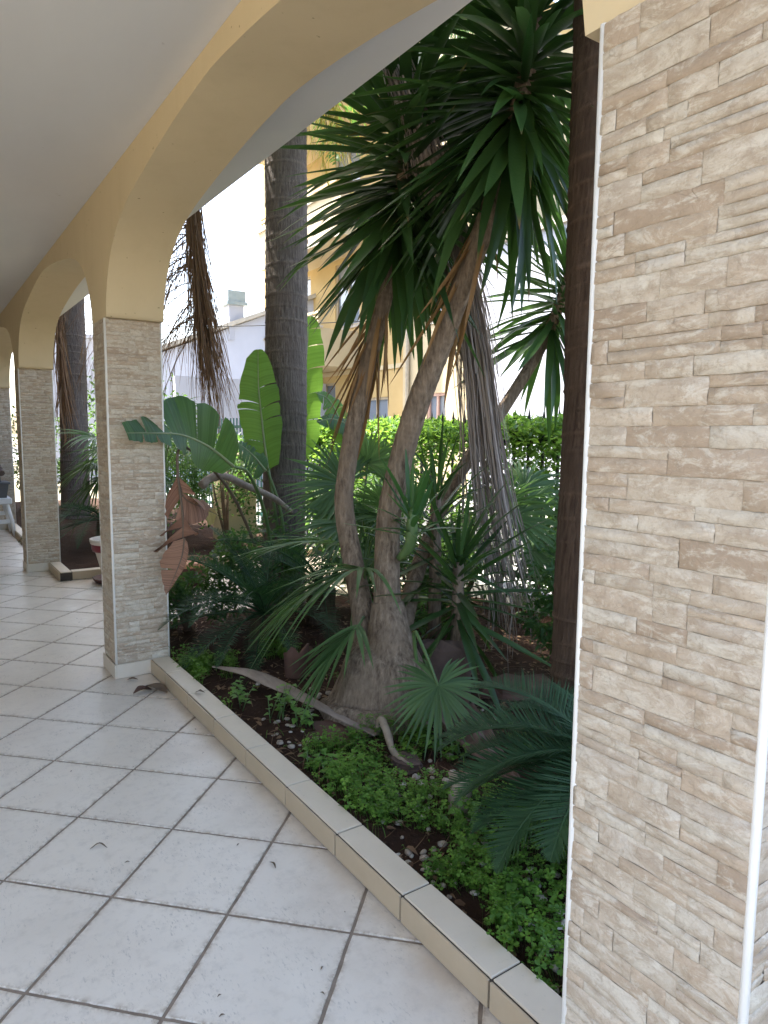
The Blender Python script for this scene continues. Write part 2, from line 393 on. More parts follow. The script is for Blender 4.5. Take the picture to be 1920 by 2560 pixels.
# ------------------------------------------------------------------ mesh helpers
class MB:
    def __init__(self):
        self.v, self.f, self.sm, self.rnd, self.along = [], [], [], [], []
        self.cur = 0.0
    def vert(self, p, a=0.0):
        self.v.append((p[0], p[1], p[2])); self.rnd.append(self.cur); self.along.append(a)
        return len(self.v) - 1
    def face(self, idx, smooth=False):
        self.f.append(tuple(idx)); self.sm.append(smooth)
    def quad(self, a, b, c, d, smooth=False):
        i = [self.vert(p) for p in (a, b, c, d)]
        self.face(i, smooth)
    def box(self, x0, x1, y0, y1, z0, z1):
        i = [self.vert(p) for p in ((x0, y0, z0), (x1, y0, z0), (x1, y1, z0), (x0, y1, z0), (x0, y0, z1), (x1, y0, z1), (x1, y1, z1), (x0, y1, z1))]
        for q in ((3, 2, 1, 0), (4, 5, 6, 7), (0, 1, 5, 4), (1, 2, 6, 5), (2, 3, 7, 6), (3, 0, 4, 7)):
            self.face([i[k] for k in q])
    def bevbox(self, x0, x1, y0, y1, z0, z1, b):
        # box with its eight edges chamfered top and sides (octagonal rings)
        rings = []
        for z, ins in ((z0, b), (z0 + b, 0), (z1 - b, 0), (z1, b)):
            a0, a1, c0, c1 = x0 + ins, x1 - ins, y0 + ins, y1 - ins
            e = b*0.7
            pts = [(a0+e, c0), (a1-e, c0), (a1, c0+e), (a1, c1-e), (a1-e, c1), (a0+e, c1), (a0, c1-e), (a0, c0+e)]
            rings.append([self.vert((px, py, z)) for px, py in pts])
        for r0, r1 in zip(rings, rings[1:]):
            for k in range(8):
                self.face((r0[k], r0[(k+1) % 8], r1[(k+1) % 8], r1[k]))
        self.face(list(reversed(rings[0]))); self.face(rings[-1])
    def tube(self, path, rad, n=8, cap=True, smooth=True, jitter=0.0):
        path = [Vector(p) for p in path]
        m = len(path)
        rads = list(rad) if isinstance(rad, (list, tuple)) else [rad]*m
        if len(rads) != m:
            rads = [rads[min(int(i/(m-1)*(len(rads)-1)), len(rads)-2)]*(1-(i/(m-1)*(len(rads)-1)-min(int(i/(m-1)*(len(rads)-1)), len(rads)-2))) + rads[min(int(i/(m-1)*(len(rads)-1)), len(rads)-2)+1]*(i/(m-1)*(len(rads)-1)-min(int(i/(m-1)*(len(rads)-1)), len(rads)-2)) for i in range(m)]
        t0 = (path[1] - path[0]).normalized()
        ref = Vector((0, 0, 1)) if abs(t0.z) < 0.9 else Vector((1, 0, 0))
        u = t0.cross(ref).normalized()
        rings = []
        for i in range(m):
            t = (path[min(i+1, m-1)] - path[max(i-1, 0)]).normalized()
            u = (u - t*u.dot(t)).normalized()
            w = t.cross(u)
            ring = []
            for k in range(n):
                a = 2*math.pi*k/n
                r = rads[i]*(1 + (random.uniform(-jitter, jitter) if jitter else 0))
                ring.append(self.vert(path[i] + u*(math.cos(a)*r) + w*(math.sin(a)*r), i/(m-1)))
            rings.append(ring)
        for r0, r1 in zip(rings, rings[1:]):
            for k in range(n):
                self.face((r0[k], r0[(k+1) % n], r1[(k+1) % n], r1[k]), smooth)
        if cap:
            self.face(list(reversed(rings[0]))); self.face(rings[-1])
    def strip(self, p0, d, nrm, L, w, seg=4, droop=0.0, fold=0.0, prof=None, start_w=0.5, curl=0.0):
        # leaf blade: p0 base, d direction, nrm face normal; droop pulls the tip down; fold gives a V section
        p0, d, nrm = Vector(p0), Vector(d).normalized(), Vector(nrm)
        side = d.cross(nrm)
        if side.length < 1e-4:
            side = d.cross(Vector((1, 0.3, 0.2)))
        side.normalize()
        n2 = side.cross(d).normalized()
        prev = None
        for i in range(seg + 1):
            t = i/seg
            c = p0 + d*(L*t) + Vector((0, 0, -droop*L*t*t)) + side*(curl*L*t*t)
            ww = w*0.5*(prof(t) if prof else (start_w + (1-start_w)*min(1, t*4))*(1 - t**2.2))
            if i == seg:
                ww = max(ww, w*0.01)
            if fold:
                row = [self.vert(c - side*ww + n2*(fold*ww), t), self.vert(c, t), self.vert(c + side*ww + n2*(fold*ww), t)]
            else:
                row = [self.vert(c - side*ww, t), self.vert(c + side*ww, t)]
            if prev:
                for k in range(len(row)-1):
                    self.face((prev[k], prev[k+1], row[k+1], row[k]), True)
            prev = row
    def mesh(self, name, mat, off=(0, 0, 0)):
        me = bpy.data.meshes.new(name)
        o = Vector(off)
        me.from_pydata([(a-o.x, b-o.y, c-o.z) for a, b, c in self.v], [], self.f)
        if isinstance(mat, (list, tuple)):
            for q in mat: me.materials.append(MAT[q])
        else:
            me.materials.append(MAT[mat])
        me.polygons.foreach_set('use_smooth', self.sm)
        if any(self.rnd):
            a = me.attributes.new('rnd', 'FLOAT', 'POINT'); a.data.foreach_set('value', self.rnd)
        if any(self.along):
            a = me.attributes.new('along', 'FLOAT', 'POINT'); a.data.foreach_set('value', self.along)
        me.update()
        return me
    def build(self, name, mat, parent=None, kind=None):
        # vertices are given in world metres; the object sits in its parent's frame
        off = root_loc(parent)
        me = self.mesh(name, mat, off)
        return put(name, me, parent, kind=kind)

def root_loc(p):
    while p is not None and p.parent is not None:
        p = p.parent
    return Vector(p.location) if p is not None else Vector((0, 0, 0))

def put(name, me, parent=None, mat4=None, kind=None):
    o = bpy.data.objects.new(name, me)
    col.objects.link(o)
    if parent is not None:
        o.parent = parent
    if mat4 is not None:
        o.matrix_basis = Matrix.Translation(-root_loc(parent)) @ mat4
    if kind:
        o['kind'] = kind
    return o

def thing(name, label, cat, loc, group=None):
    o = bpy.data.objects.new(name, None)
    col.objects.link(o)
    o.empty_display_size = 0.1
    o.location = loc
    o['label'] = label
    o['category'] = cat
    if group: o['group'] = group
    return o

def tag(o, label, cat, group=None):
    o['label'] = label; o['category'] = cat
    if group: o['group'] = group
    return o

def top(mb, name, mat, label, cat, loc, group=None):
    # a thing that is one mesh, with its origin at its base
    me = mb.mesh(name, mat, loc)
    o = put(name, me)
    o.location = loc
    return tag(o, label, cat, group)

def frame(p, d, upv=(0, 0, 1), s=(1, 1, 1)):
    x = Vector(d).normalized()
    z = Vector(upv); z = z - x*z.dot(x)
    if z.length < 1e-3:
        z = Vector((1, 0, 0)) - x*x.x
    z.normalize()
    y = z.cross(x)
    p = Vector(p)
    return Matrix(((x.x*s[0], y.x*s[1], z.x*s[2], p.x), (x.y*s[0], y.y*s[1], z.y*s[2], p.y), (x.z*s[0], y.z*s[1], z.z*s[2], p.z), (0, 0, 0, 1)))

def spline(pts, n):
    P = [Vector(p) for p in pts]
    P = [P[0]*2 - P[1]] + P + [P[-1]*2 - P[-2]]
    out = []
    segs = len(P) - 3
    for i in range(n):
        u = i/(n-1)*segs
        k = min(int(u), segs-1); t = u - k
        a, b, c, d = P[k], P[k+1], P[k+2], P[k+3]
        out.append(0.5*((2*b) + (c-a)*t + (2*a-5*b+4*c-d)*t*t + (3*b-a-3*c+d)*t*t*t))
    return out

def lerp_list(vals, n):
    out = []
    for i in range(n):
        u = i/(n-1)*(len(vals)-1)
        k = min(int(u), len(vals)-2)
        out.append(vals[k] + (vals[k+1]-vals[k])*(u-k))
    return out

def rnd(a, b): return random.uniform(a, b)

# ================================================================== LARGE STRUCTURE
PX0, PX1 = 0.965, 1.297           # pillars, across the arcade
PH = 2.165                        # top of the stone cladding
PY = [(0.474, 0.812), (4.343, 4.640), (8.262, 8.560), (12.18, 12.48)]
KX0, KX1, KZ = 1.180, 1.287, 0.090
CEIL = 2.905

# ground, street, soil, sky-high neighbours ---------------------------------
def sheet(name, mat, x0, x1, y0, y1, z, nx=1, ny=1, amp=0.0, kind='structure'):
    mb = MB()
    for j in range(ny+1):
        for i in range(nx+1):
            x = x0 + (x1-x0)*i/nx; y = y0 + (y1-y0)*j/ny
            zz = z + (amp*noise.fractal(Vector((x*1.3, y*1.3, 3.1)), 0.6, 2.1, 4) if amp else 0)
            mb.vert((x, y, zz))
    for j in range(ny):
        for i in range(nx):
            a = j*(nx+1) + i
            mb.face((a, a+1, a+nx+2, a+nx+1), amp > 0)
    o = mb.build(name, mat)
    o['kind'] = kind
    return o
sheet('ground', 'ground', -600, 600, -600, 600, -0.16)
sheet('road', 'asphalt', 5.9, 9.2, -60, 80, -0.10)
pv = MB(); pv.box(4.55, 5.9, -60, 80, -0.14, -0.012); pv.box(9.2, 10.9, -60, 80, -0.14, -0.012)
pv.build('pavement', 'paving', kind='structure')
SOIL = sheet('garden_soil', 'soil', 1.286, 4.45, -1.5, 5.35, 0.045, 110, 150, 0.035)
sheet('far_garden_soil', 'soil', 1.286, 4.45, 7.69, 16.5, 0.05, 40, 80, 0.03)

# floor: grout bed with every tile laid on it ------------------------------
fb = MB(); fb.box(-2.58, 4.46, -7.0, 17.0, -0.12, -0.004)
floor = fb.build('floor', 'grout', kind='structure')
TS = 0.4020
ga = R(-45.33)
di = Vector((math.cos(ga), math.sin(ga), 0)); dj = Vector((math.sin(ga), -math.cos(ga), 0))
T0 = Vector((0.49944*1.5, 2.06503*1.5, 0))
def tile_mesh(k):
    rs = random.Random(70 + k)
    mb = MB()
    h = TS/2 - 0.0054
    n = 13
    def ringpts(ins, z, jit):
        pts = []
        for s in range(4):
            for q in range(n):
                t = -1 + 2*q/n
                a, b_ = {0: (t, -1), 1: (1, t), 2: (-t, 1), 3: (-1, -t)}[s]
                hh = h - ins + rs.uniform(-jit, jit)
                pts.append(mb.vert((a*hh if abs(a) == 1 else a*(h-ins), b_*hh if abs(b_) == 1 else b_*(h-ins), z)))
        return pts
    r0 = ringpts(0, -0.006, 0.0002); r1 = ringpts(0.0004, -0.0012, 0.0013); r2 = ringpts(0.0024, 0.0, 0.0008)
    N = len(r0)
    for a, b_ in ((r0, r1), (r1, r2)):
        for q in range(N):
            mb.face((a[q], a[(q+1) % N], b_[(q+1) % N], b_[q]))
    r3 = ringpts(0.030, 0.0, 0.004)
    for q in range(N):
        mb.face((r2[q], r2[(q+1) % N], r3[(q+1) % N], r3[q]))
        for a in (r0, r1, r2): mb.along[a[q]] = 1.0
    mb.face(r3)
    return mb.mesh('tile', 'tile')
TM = [tile_mesh(k) for k in range(5)]
tile_list = []
for i in range(-60, 60):
    for j in range(-60, 60):
        c = T0 + di*(TS*i) + dj*(TS*j) + (di + dj)*(TS/2)
        if -2.4 < c.x < 4.3 and -6.8 < c.y < 16.8:
            if c.x > 1.5 and not (4.9 < c.y < 7.8): continue
            vis = 0.0 + c.y*0.02 < c.x + 0.3 and c.y > 0.7 and c.x < 1.45 and c.y < 14
            vis2 = 1.45 <= c.x < 3.2 and 5.2 < c.y < 7.7
            tile_list.append((0 if vis else (1 if vis2 else 2), c.length, c))
tile_list.sort(key=lambda q: (q[0], q[1]))
rotz = Matrix.Rotation(ga, 4, 'Z')
rest = MB()
for q, (vis, _, c) in enumerate(tile_list):
    tilt = Matrix.Rotation(rnd(-0.0012, 0.0012), 4, 'X') @ Matrix.Rotation(rnd(-0.0012, 0.0012), 4, 'Y')
    m4 = Matrix.Translation(c + Vector((0, 0, 0.0008*rnd(-1, 1)))) @ rotz @ tilt @ Matrix.Rotation(random.choice((0, 1, 2, 3))*math.pi/2, 4, 'Z')
    if q < 290:
        put('tile', random.choice(TM), floor, m4)
    else:
        rest.cur = random.random()
        h = TS/2 - 0.0056
        P = [m4 @ Vector(v) for v in ((-h, -h, 0), (h, -h, 0), (h, h, 0), (-h, h, 0), (-h, -h, -.006), (h, -h, -.006), (h, h, -.006), (-h, h, -.006))]
        ix = [rest.vert(p) for p in P]
        rest.face(ix[:4])
        for k in range(4): rest.face((ix[k+4], ix[(k+1) % 4+4], ix[(k+1) % 4], ix[k]))
rest.build('outer_tiles', 'tile', floor, 'stuff')

# ceiling slab with overhang, house body ------------------------------------
cb = MB(); cb.box(-2.8, 1.590, 0.15, 17.0, CEIL, CEIL + 0.16)
cb.build('ceiling', 'ceiling', kind='structure')
hw = MB(); hw.box(-3.3, 0.98, 0.35, 17.0, CEIL + 0.161, 8.8); hw.build('shading_wall_above', 'facade_cream', kind='structure')  # unseen upper storeys, added and raised to shade the front of the garden
lw = MB(); lw.box(-2.9, -2.6, 2.6, 17.0, -0.1, CEIL - 0.003); lw.build('wall_left', 'facade_cream', kind='structure')  # unseen house wall, its length set to dim the middle pillar and ceiling
ew = MB(); ew.box(-2.59, 1.6, 16.7, 17.0, -0.1, CEIL - 0.003); ew.build('wall_end', 'facade_cream', kind='structure')

# arcade wall with flattened arches ----------------------------------------
half_prof = [(0.0, 2.812), (0.2, 2.802), (0.42, 2.783), (0.66, 2.754), (0.90, 2.719), (1.10, 2.684), (1.26, 2.643), (1.39, 2.591), (1.50, 2.520), (1.58, 2.440), (1.64, 2.345), (1.675, 2.255), (1.69, PH)]
prof_full = [(-a, z) for a, z in reversed(half_prof)] + half_prof[1:]
sm_prof = []
pf = spline([(a, z, 0) for a, z in prof_full], 73)
def arcade():
    base = (PX0 + 0.008, 0.2, PH)
    T = thing('arcade_wall', 'ochre painted arcade wall with flattened arches above the stone pillars', 'arcade', base)
    pts = []
    ys = [(None, PY[0]), (PY[0], PY[1]), (PY[1], PY[2]), (PY[2], PY[3])]
    pts.append((PY[0][0] - 0.03, PH))
    for a, b in zip(PY, PY[1:]):
        y0, y1 = a[1] + 0.035, b[0] - 0.035
        mid, hf = (y0 + y1)/2, (y1 - y0)/2
        for v in pf:
            pts.append((mid + v.x/1.69*hf, max(v.y, PH)))
    y0 = PY[3][1] + 0.035
    for v in pf:
        pts.append((y0 + 1.69 + v.x, max(v.y, PH)))
    pts.append((16.69, PH))
    xf, xb = PX0 + 0.006, PX1 + 0.004
    mb = MB()
    zt = CEIL - 0.001
    for x, flip in ((xf, False), (xb, True)):
        lo = [mb.vert((x, y, z)) for y, z in pts]; hi = [mb.vert((x, y, zt)) for y, z in pts]
        for k in range(len(pts)-1):
            q = (lo[k], hi[k], hi[k+1], lo[k+1])
            mb.face(q if not flip else tuple(reversed(q)))
    a = [mb.vert((xf, y, z)) for y, z in pts]; b = [mb.vert((xb, y, z)) for y, z in pts]
    for k in range(len(pts)-1):
        flat = abs(pts[k][1]-PH) < 1e-4 and abs(pts[k+1][1]-PH) < 1e-4
        mb.face((a[k], a[k+1], b[k+1], b[k]), not flat)
    mb.quad((xf, pts[0][0], PH), (xb, pts[0][0], PH), (xb, pts[0][0], zt), (xf, pts[0][0], zt))
    mb.build('wall', 'ochre', T)
arcade()

# stone clad pillars ---------------------------------------------------------
def stone_mesh(k):
    # unit stone: x along the wall 0..1, z height 0..1, y outwards (depth in metres), split face with soft arrises
    rs = random.Random(400 + k)
    mb = MB()
    nx, nz = 5, 3
    g = {}
    tilt = rs.uniform(-0.0022, 0.0022); tz = rs.uniform(-0.0016, 0.0016)
    jx = [0.0] + [rs.uniform(-0.03, 0.03) for _ in range(nx-1)] + [0.0]
    for j in range(nz+1):
        for i in range(nx+1):
            x = i/nx + jx[i]*(1 if 0 < i < nx else 0); z = j/nz
            edge = i in (0, nx) or j in (0, nz)
            if edge:
                y = 0.0026 + rs.uniform(-0.0012, 0.0008)
                x += rs.uniform(-0.008, 0.008) if i in (0, nx) else 0
                z += rs.uniform(-0.035, 0.035) if j in (0, nz) else 0
            else:
                y = 0.0046 + tilt*(x-0.5)*2 + tz*(z-0.5)*2 + rs.uniform(-0.0012, 0.0012)
                z = 0.10 + (j-1)/(nz-2)*0.80 if nz > 2 else z
                x = 0.03 + (i-1)/(nx-2)*0.94
            g[i, j] = mb.vert((x, y, z))
    for j in range(nz):
        for i in range(nx):
            mb.face((g[i, j], g[i+1, j], g[i+1, j+1], g[i, j+1]), True)
    return mb.mesh('stone', 'stone')
SM = [stone_mesh(k) for k in range(10)]

def lay_stones(face, width, z0, z1, rs, wmin, wmax, hmin, hmax):
    # returns (u0, u1, za, zb) rectangles, ledgestone bond with some split courses
    out = []
    z = z0
    while z < z1 - 0.004:
        h = min(rs.uniform(hmin, hmax), z1 - z)
        if z1 - (z + h) < hmin*0.6: h = z1 - z
        u = -rs.uniform(0, wmin)
        while u < width:
            w = rs.uniform(wmin, wmax)
            a, b = max(u, 0), min(u + w, width)
            if width - b < wmin*0.35: b = width
            if b - a > 0.012:
                if h > hmax*0.72 and rs.random() < 0.35:
                    s = rs.uniform(0.4, 0.6)
                    out.append((a, b, z, z + h*s)); out.append((a, b, z + h*s, z + h))
                else:
                    out.append((a, b, z, z + h))
            if b >= width: break
            u += w
        z += h
    return out

def face_matrix(face, X, Y, u0, za, w, h, rs):
    # face 'inner' looks to -X (u runs along +Y); face 'near' looks to -Y (u runs along +X)
    d = rs.uniform(0.85, 1.25)
    if face == 'inner':
        o, ex, ey = Vector((X, Y + u0 + w, za)), Vector((0, -w, 0)), Vector((-d, 0, 0))
    elif face == 'near':
        o, ex, ey = Vector((X + u0, Y, za)), Vector((w, 0, 0)), Vector((0, -d, 0))
    elif face == 'far':
        o, ex, ey = Vector((X + u0 + w, Y, za)), Vector((-w, 0, 0)), Vector((0, d, 0))
    else:
        o, ex, ey = Vector((X, Y + u0, za)), Vector((0, w, 0)), Vector((d, 0, 0))
    return Matrix(((ex.x, ey.x, 0, o.x), (ex.y, ey.y, 0, o.y), (ex.z, ey.z, h, o.z), (0, 0, 0, 1)))

def pillar(k, label, single):
    y0, y1 = PY[k]
    rs = random.Random(90 + k)
    T = thing('stone_clad_pillar', label, 'pillar', (PX0, y0, 0), 'pillars carrying the arcade')
    SKZ = 0.088
    core = MB(); core.box(PX0 + 0.0035, PX1 - 0.0035, y0 + 0.0035, y1 - 0.0035, -0.01, PH - 0.001)
    core.build('core', 'stone_bed', T)
    joined = MB()
    budget = 296
    for face, width, X, Y in (('inner', y1 - y0, PX0 + 0.004, y0), ('near', PX1 - PX0, PX0, y0 + 0.004), ('far', PX1 - PX0, PX0, y1 - 0.004), ('outer', y1 - y0, PX1 - 0.004, y0)):
        lo = SKZ if face != 'outer' else 0.02
        rects = lay_stones(face, width - 0.018, lo, PH - 0.002, rs, 0.055, 0.20, 0.020, 0.047)
        rs2 = random.Random(7 + k)
        # the stones that show largest become single objects
        order = face in single
        for (a, b, za, zb) in rects:
            m4 = face_matrix(face, X, Y, a + 0.009, za, b - a, zb - za, rs2)
            if order and budget > 0:
                put('stone', rs2.choice(SM), T, m4)
                budget -= 1
            else:
                joined.cur = rs2.random()
                me = rs2.choice(SM)
                base = len(joined.v)
                for v in me.vertices:
                    joined.vert(m4 @ v.co)
                for p in me.polygons:
                    joined.face([base + i for i in p.vertices], True)
    joined.build('cladding_stones', 'stone', T, 'stuff')
    # plastic corner trims
    for cx, cy, r in ((PX0, y0, 0.0075), (PX0, y1, 0.0075), (PX1, y0, 0.006), (PX1, y1, 0.006)):
        mb = MB()
        sx = 1 if cx == PX0 else -1; sy = 1 if cy == y0 else -1
        c = Vector((cx + sx*r*0.75, cy + sy*r*0.75, 0))
        mb.tube([(c.x, c.y, SKZ if sx == 1 else 0.03), (c.x, c.y, PH - 0.001)], r, 10)
        mb.build('corner_trim', 'trim', T)
    # skirting tiles on the porch sides
    s = 0.009
    mb = MB(); mb.bevbox(PX0 - s, PX0 - 0.0005, y0 - s, y1 + s, 0.001, SKZ, 0.0015); mb.build('skirting', 'skirting', T)
    mb = MB(); mb.bevbox(PX0 + 0.0006, KX0 - 0.002, y0 - s, y0 - 0.0005, 0.001, SKZ, 0.0015); mb.build('skirting', 'skirting', T)
    return T
pillar(0, 'stone clad pillar nearest the camera, filling the right edge of the picture', ('inner',))
pillar(1, 'stone clad pillar between the tiled kerb and the dried hanging leaf', ('near', 'inner'))
pillar(2, 'stone clad pillar beside the red banded pot, seen left of the middle pillar', ('near',))
pillar(3, 'farthest stone clad pillar at the left edge behind the white table', ())

# tiled kerbs ---------------------------------------------------------------
def kerb_piece(T, x0, x1, y0, y1, front):
    g = 0.0040
    rs = random.Random(int(y0*1000) + int(x0*77))
    j = lambda: rs.uniform(-0.0012, 0.0012)
    if front == 'x':
        mb = MB(); mb.bevbox(x0 + 0.0035 + j(), x1 + 0.001, y0 + g + j(), y1 - g + j(), KZ - 0.008, KZ + j()*0.5, 0.0022); mb.build('kerb_top_tile', 'kerb_top', T)
        mb = MB(); mb.bevbox(x0 - 0.0085 + j()*0.5, x0 - 0.0005, y0 + g + j(), y1 - g + j(), 0.005, KZ - 0.0035, 0.0018); mb.build('kerb_front_tile', 'kerb_face', T)
    else:
        mb = MB(); mb.bevbox(x0 + g + j(), x1 - g + j(), y0 + 0.0035, y1 + 0.001, KZ - 0.008, KZ + j()*0.5, 0.0022); mb.build('kerb_top_tile', 'kerb_top', T)
        mb = MB(); mb.bevbox(x0 + g + j(), x1 - g + j(), y0 - 0.0085, y0 - 0.0005, 0.005, KZ - 0.0035, 0.0018); mb.build('kerb_front_tile', 'kerb_face', T)
T = thing('planter_kerb', 'low tiled kerb running diagonally from the middle pillar along the garden bed', 'kerb', (KX0, 0.82, 0))
mb = MB(); mb.box(KX0, KX1, -1.5, 4.3425, -0.02, KZ - 0.0085); mb.build('core', 'kerb_joint', T)
js = [0.827 - 0.4*k for k in range(6)][::-1] + [1.227 + 0.4005*k for k in range(8)] + [4.3415]
js = [y for y in js if y > -1.5]
for a, b in zip(js, js[1:]):
    kerb_piece(T, KX0, KX1, a, b, 'x')
T = thing('planter_kerb', 'short tiled kerb corner between the far pillar and the red banded pot', 'kerb', (KX0, 7.57, 0))
mb = MB(); mb.box(KX0, KX1, 7.579, 8.2605, -0.02, KZ - 0.0085); mb.box(KX1 + 0.0005, 4.3, 7.579, 7.686, -0.02, KZ - 0.0085); mb.build('core', 'kerb_joint', T)
kerb_piece(T, KX0, KX1, 7.579, 7.93, 'x'); kerb_piece(T, KX0, KX1, 7.93, 8.2605, 'x')
for a in range(7):
    kerb_piece(T, KX1 + 0.003 + 0.4*a, KX1 + 0.003 + 0.4*(a+1), 7.579, 7.686, 'y')
T = thing('planter_kerb', 'tiled kerb in the gap between the two farthest pillars', 'kerb', (KX0, 8.57, 0))
mb = MB(); mb.box(KX0, KX1, 8.5605, 12.179, -0.02, KZ - 0.0085); mb.build('core', 'kerb_joint', T)
for a in range(9):
    kerb_piece(T, KX0, KX1, 8.562 + 0.4*a, 8.562 + 0.4*(a+1) if a < 8 else 12.178, 'x')

# ================================================================== NEIGHBOURING BUILDINGS
def window(T, X, y0, y1, z0, z1, frame_mat='window_frame', mull=1, depth=0.10, pane='glass'):
    f = MB(); w = 0.07
    f.box(X - 0.03, X + depth, y0, y0 + w, z0, z1); f.box(X - 0.03, X + depth, y1 - w, y1, z0, z1)
    f.box(X - 0.029, X + depth, y0 + w, y1 - w, z0, z0 + w); f.box(X - 0.029, X + depth, y0 + w, y1 - w, z1 - w, z1)
    for k in range(mull):
        ym = y0 + (y1 - y0)*(k + 1)/(mull + 1)
        f.box(X - 0.02, X + depth, ym - w*0.5, ym + w*0.5, z0 + w, z1 - w)
    o = f.build('window', frame_mat, T)
    for k in range(mull + 1):
        a = y0 + (y1 - y0)*k/(mull + 1) + w*0.5; b = y0 + (y1 - y0)*(k + 1)/(mull + 1) - w*0.5
        g = MB(); g.box(X + 0.03, X + 0.05, a, b, z0 + w*0.5, z1 - w*0.5); g.build('pane', pane, o)
    s = MB(); s.box(X - 0.09, X + 0.02, y0 - 0.06, y1 + 0.06, z0 - 0.06, z0 - 0.002); s.build('sill', 'coping', o)
    return o

def wall_with_holes(mb, X0, X1, ya, yb, za, zb, holes):
    # a wall slab along Y, cut by window openings (y0, y1, z0, z1)
    ys = sorted({ya, yb} | {h[0] for h in holes} | {h[1] for h in holes})
    zs = sorted({za, zb} | {h[2] for h in holes} | {h[3] for h in holes})
    for a, b in zip(ys, ys[1:]):
        for c, d in zip(zs, zs[1:]):
            if not any(h[0] <= a and b <= h[1] and h[2] <= c and d <= h[3] for h in holes):
                mb.box(X0, X1, a, b, c, d)

def balcony(T, X, y0, y1, z, hp, solid=True):
    bx = X - 1.35
    m = MB()
    m.box(bx, X, y0, y1, z, z + 0.16)
    m.box(bx, bx + 0.12, y0, y1, z + 0.16, z + hp)
    m.box(bx + 0.12, X, y0, y0 + 0.12, z + 0.16, z + hp); m.box(bx + 0.12, X, y1 - 0.12, y1, z + 0.16, z + hp)
    b = m.build('balcony', 'facade_cream', T)
    c = MB(); c.box(bx - 0.05, bx + 0.17, y0 - 0.05, y1 + 0.05, z + hp, z + hp + 0.06); c.box(bx - 0.03, bx, y0, y1, z - 0.03, z + 0.10); c.build('coping', 'coping', b)
    for k in range(3):
        zz = z + hp + 0.14 + 0.13*k
        r = MB(); r.box(bx + 0.03, bx + 0.09, y0, y1, zz, zz + 0.07); r.build('rail', 'facade_cream', b)
    n = int((y1 - y0)/0.9)
    for k in range(n + 1):
        y = y0 + 0.03 + (y1 - y0 - 0.1)*k/n
        r = MB(); r.box(bx + 0.091, bx + 0.13, y, y + 0.04, z + hp + 0.06, z + hp + 0.52); r.build('rail_post', 'facade_cream', b)
    return b

T = thing('apartment_building', 'yellow apartment building with cream balconies across the street', 'building', (11.0, 19.0, 0))
holes = [(16.1, 17.35, 1.45, 2.56), (19.0, 20.4, 1.2, 3.1), (17.6, 19.0, 4.7, 6.6), (17.6, 19.0, 8.0, 9.8), (20.6, 21.8, 4.7, 6.6)]
mb = MB(); wall_with_holes(mb, 11.0, 11.3, 15.27, 24.2, -0.1, 14.0, holes); mb.box(11.301, 20, 15.27, 24.2, -0.1, 14.0)
mb.build('wall', 'facade', T)
for h in holes: window(T, 11.06, *h)
mb = MB(); mb.box(10.96, 11.0, 15.27, 24.2, 3.30, 3.42); mb.build('string_course', 'facade_cream', T)
balcony(T, 11.0, 17.7, 21.5, 3.45, 1.05)
balcony(T, 11.0, 16.4, 21.6, 6.75, 1.15)
balcony(T, 11.0, 16.4, 21.6, 10.05, 1.15)
T = thing('apartment_building', 'cream building wing with a pink shuttered window across the street', 'building', (10.9, 13.5, 0))
holes = [(13.44, 14.22, 1.3, 2.55), (13.3, 14.1, 4.3, 5.9)]
mb = MB(); wall_with_holes(mb, 10.9, 11.2, 12.35, 15.268, -0.1, 11.0, holes); mb.box(11.201, 19.9, 12.35, 15.268, -0.1, 11.0)
mb.build('wall', 'facade_cream', T)
for h in holes: window(T, 10.96, *h, frame_mat='window_pink')
mb = MB(); mb.tube([(10.84, 15.0, 0), (10.84, 15.0, 11.0)], 0.05, 8); mb.build('drain_pipe', 'coping', T)
T = thing('white_house', 'plain white rendered house on the right behind the hedge', 'house', (10.7, 8.0, 0))
mb = MB(); mb.box(10.7, 19, 3.0, 12.348, -0.1, 5.6); mb.build('wall', 'white_wall', T)
mb = MB(); mb.box(10.62, 19.1, 2.9, 12.349, 5.6, 5.72); mb.build('roof_coping', 'coping', T)
T = thing('white_house', 'white gabled house with a square chimney in the far left background', 'house', (8.0, 21.5, 0))
mb = MB()
# gable end facing the street: footprint turned a little, ridge towards the right
g0, g1 = Vector((6.6, 22.7, 0)), Vector((11.6, 27.0, 0))
dirn = Vector((0.62, -0.2, 0)).normalized()
A = Vector((6.3, 23.2, -0.1)); B = Vector((11.2, 20.3, -0.1)); D = Vector((4.5, 8.0, 0))
zA, zB = 3.85, 5.95
P = [A, B, B + D, A + D]
ix = [mb.vert(p) for p in P] + [mb.vert((p.x, p.y, z)) for p, z in zip(P, (zA, zB, zB, zA))]
for q in ((0, 1, 5, 4), (1, 2, 6, 5), (2, 3, 7, 6), (3, 0, 4, 7), (4, 5, 6, 7)): mb.face([ix[k] for k in q])
mb.build('wall', 'white_wall', T)
mb = MB()
e = (B - A).normalized(); nrm = Vector((-0.5, -0.86, 0))
p0 = Vector((A.x, A.y, zA)) - e*0.25 + nrm*0.15; p1 = Vector((B.x, B.y, zB)) + nrm*0.15 + e*0.1
q0, q1 = p0 + D*1.02, p1 + D*1.02
i = [mb.vert(p) for p in (p0, p1, q1, q0)] + [mb.vert(p + Vector((0, 0, 0.13))) for p in (p0, p1, q1, q0)]
for q in ((3, 2, 1, 0), (4, 5, 6, 7), (0, 1, 5, 4), (1, 2, 6, 5), (2, 3, 7, 6), (3, 0, 4, 7)): mb.face([i[k] for k in q])
mb.build('roof', 'coping', T)
mb = MB(); mb.box(8.65, 9.15, 21.7, 22.2, 4.5, 5.60); c = mb.build('chimney', 'white_wall', T)
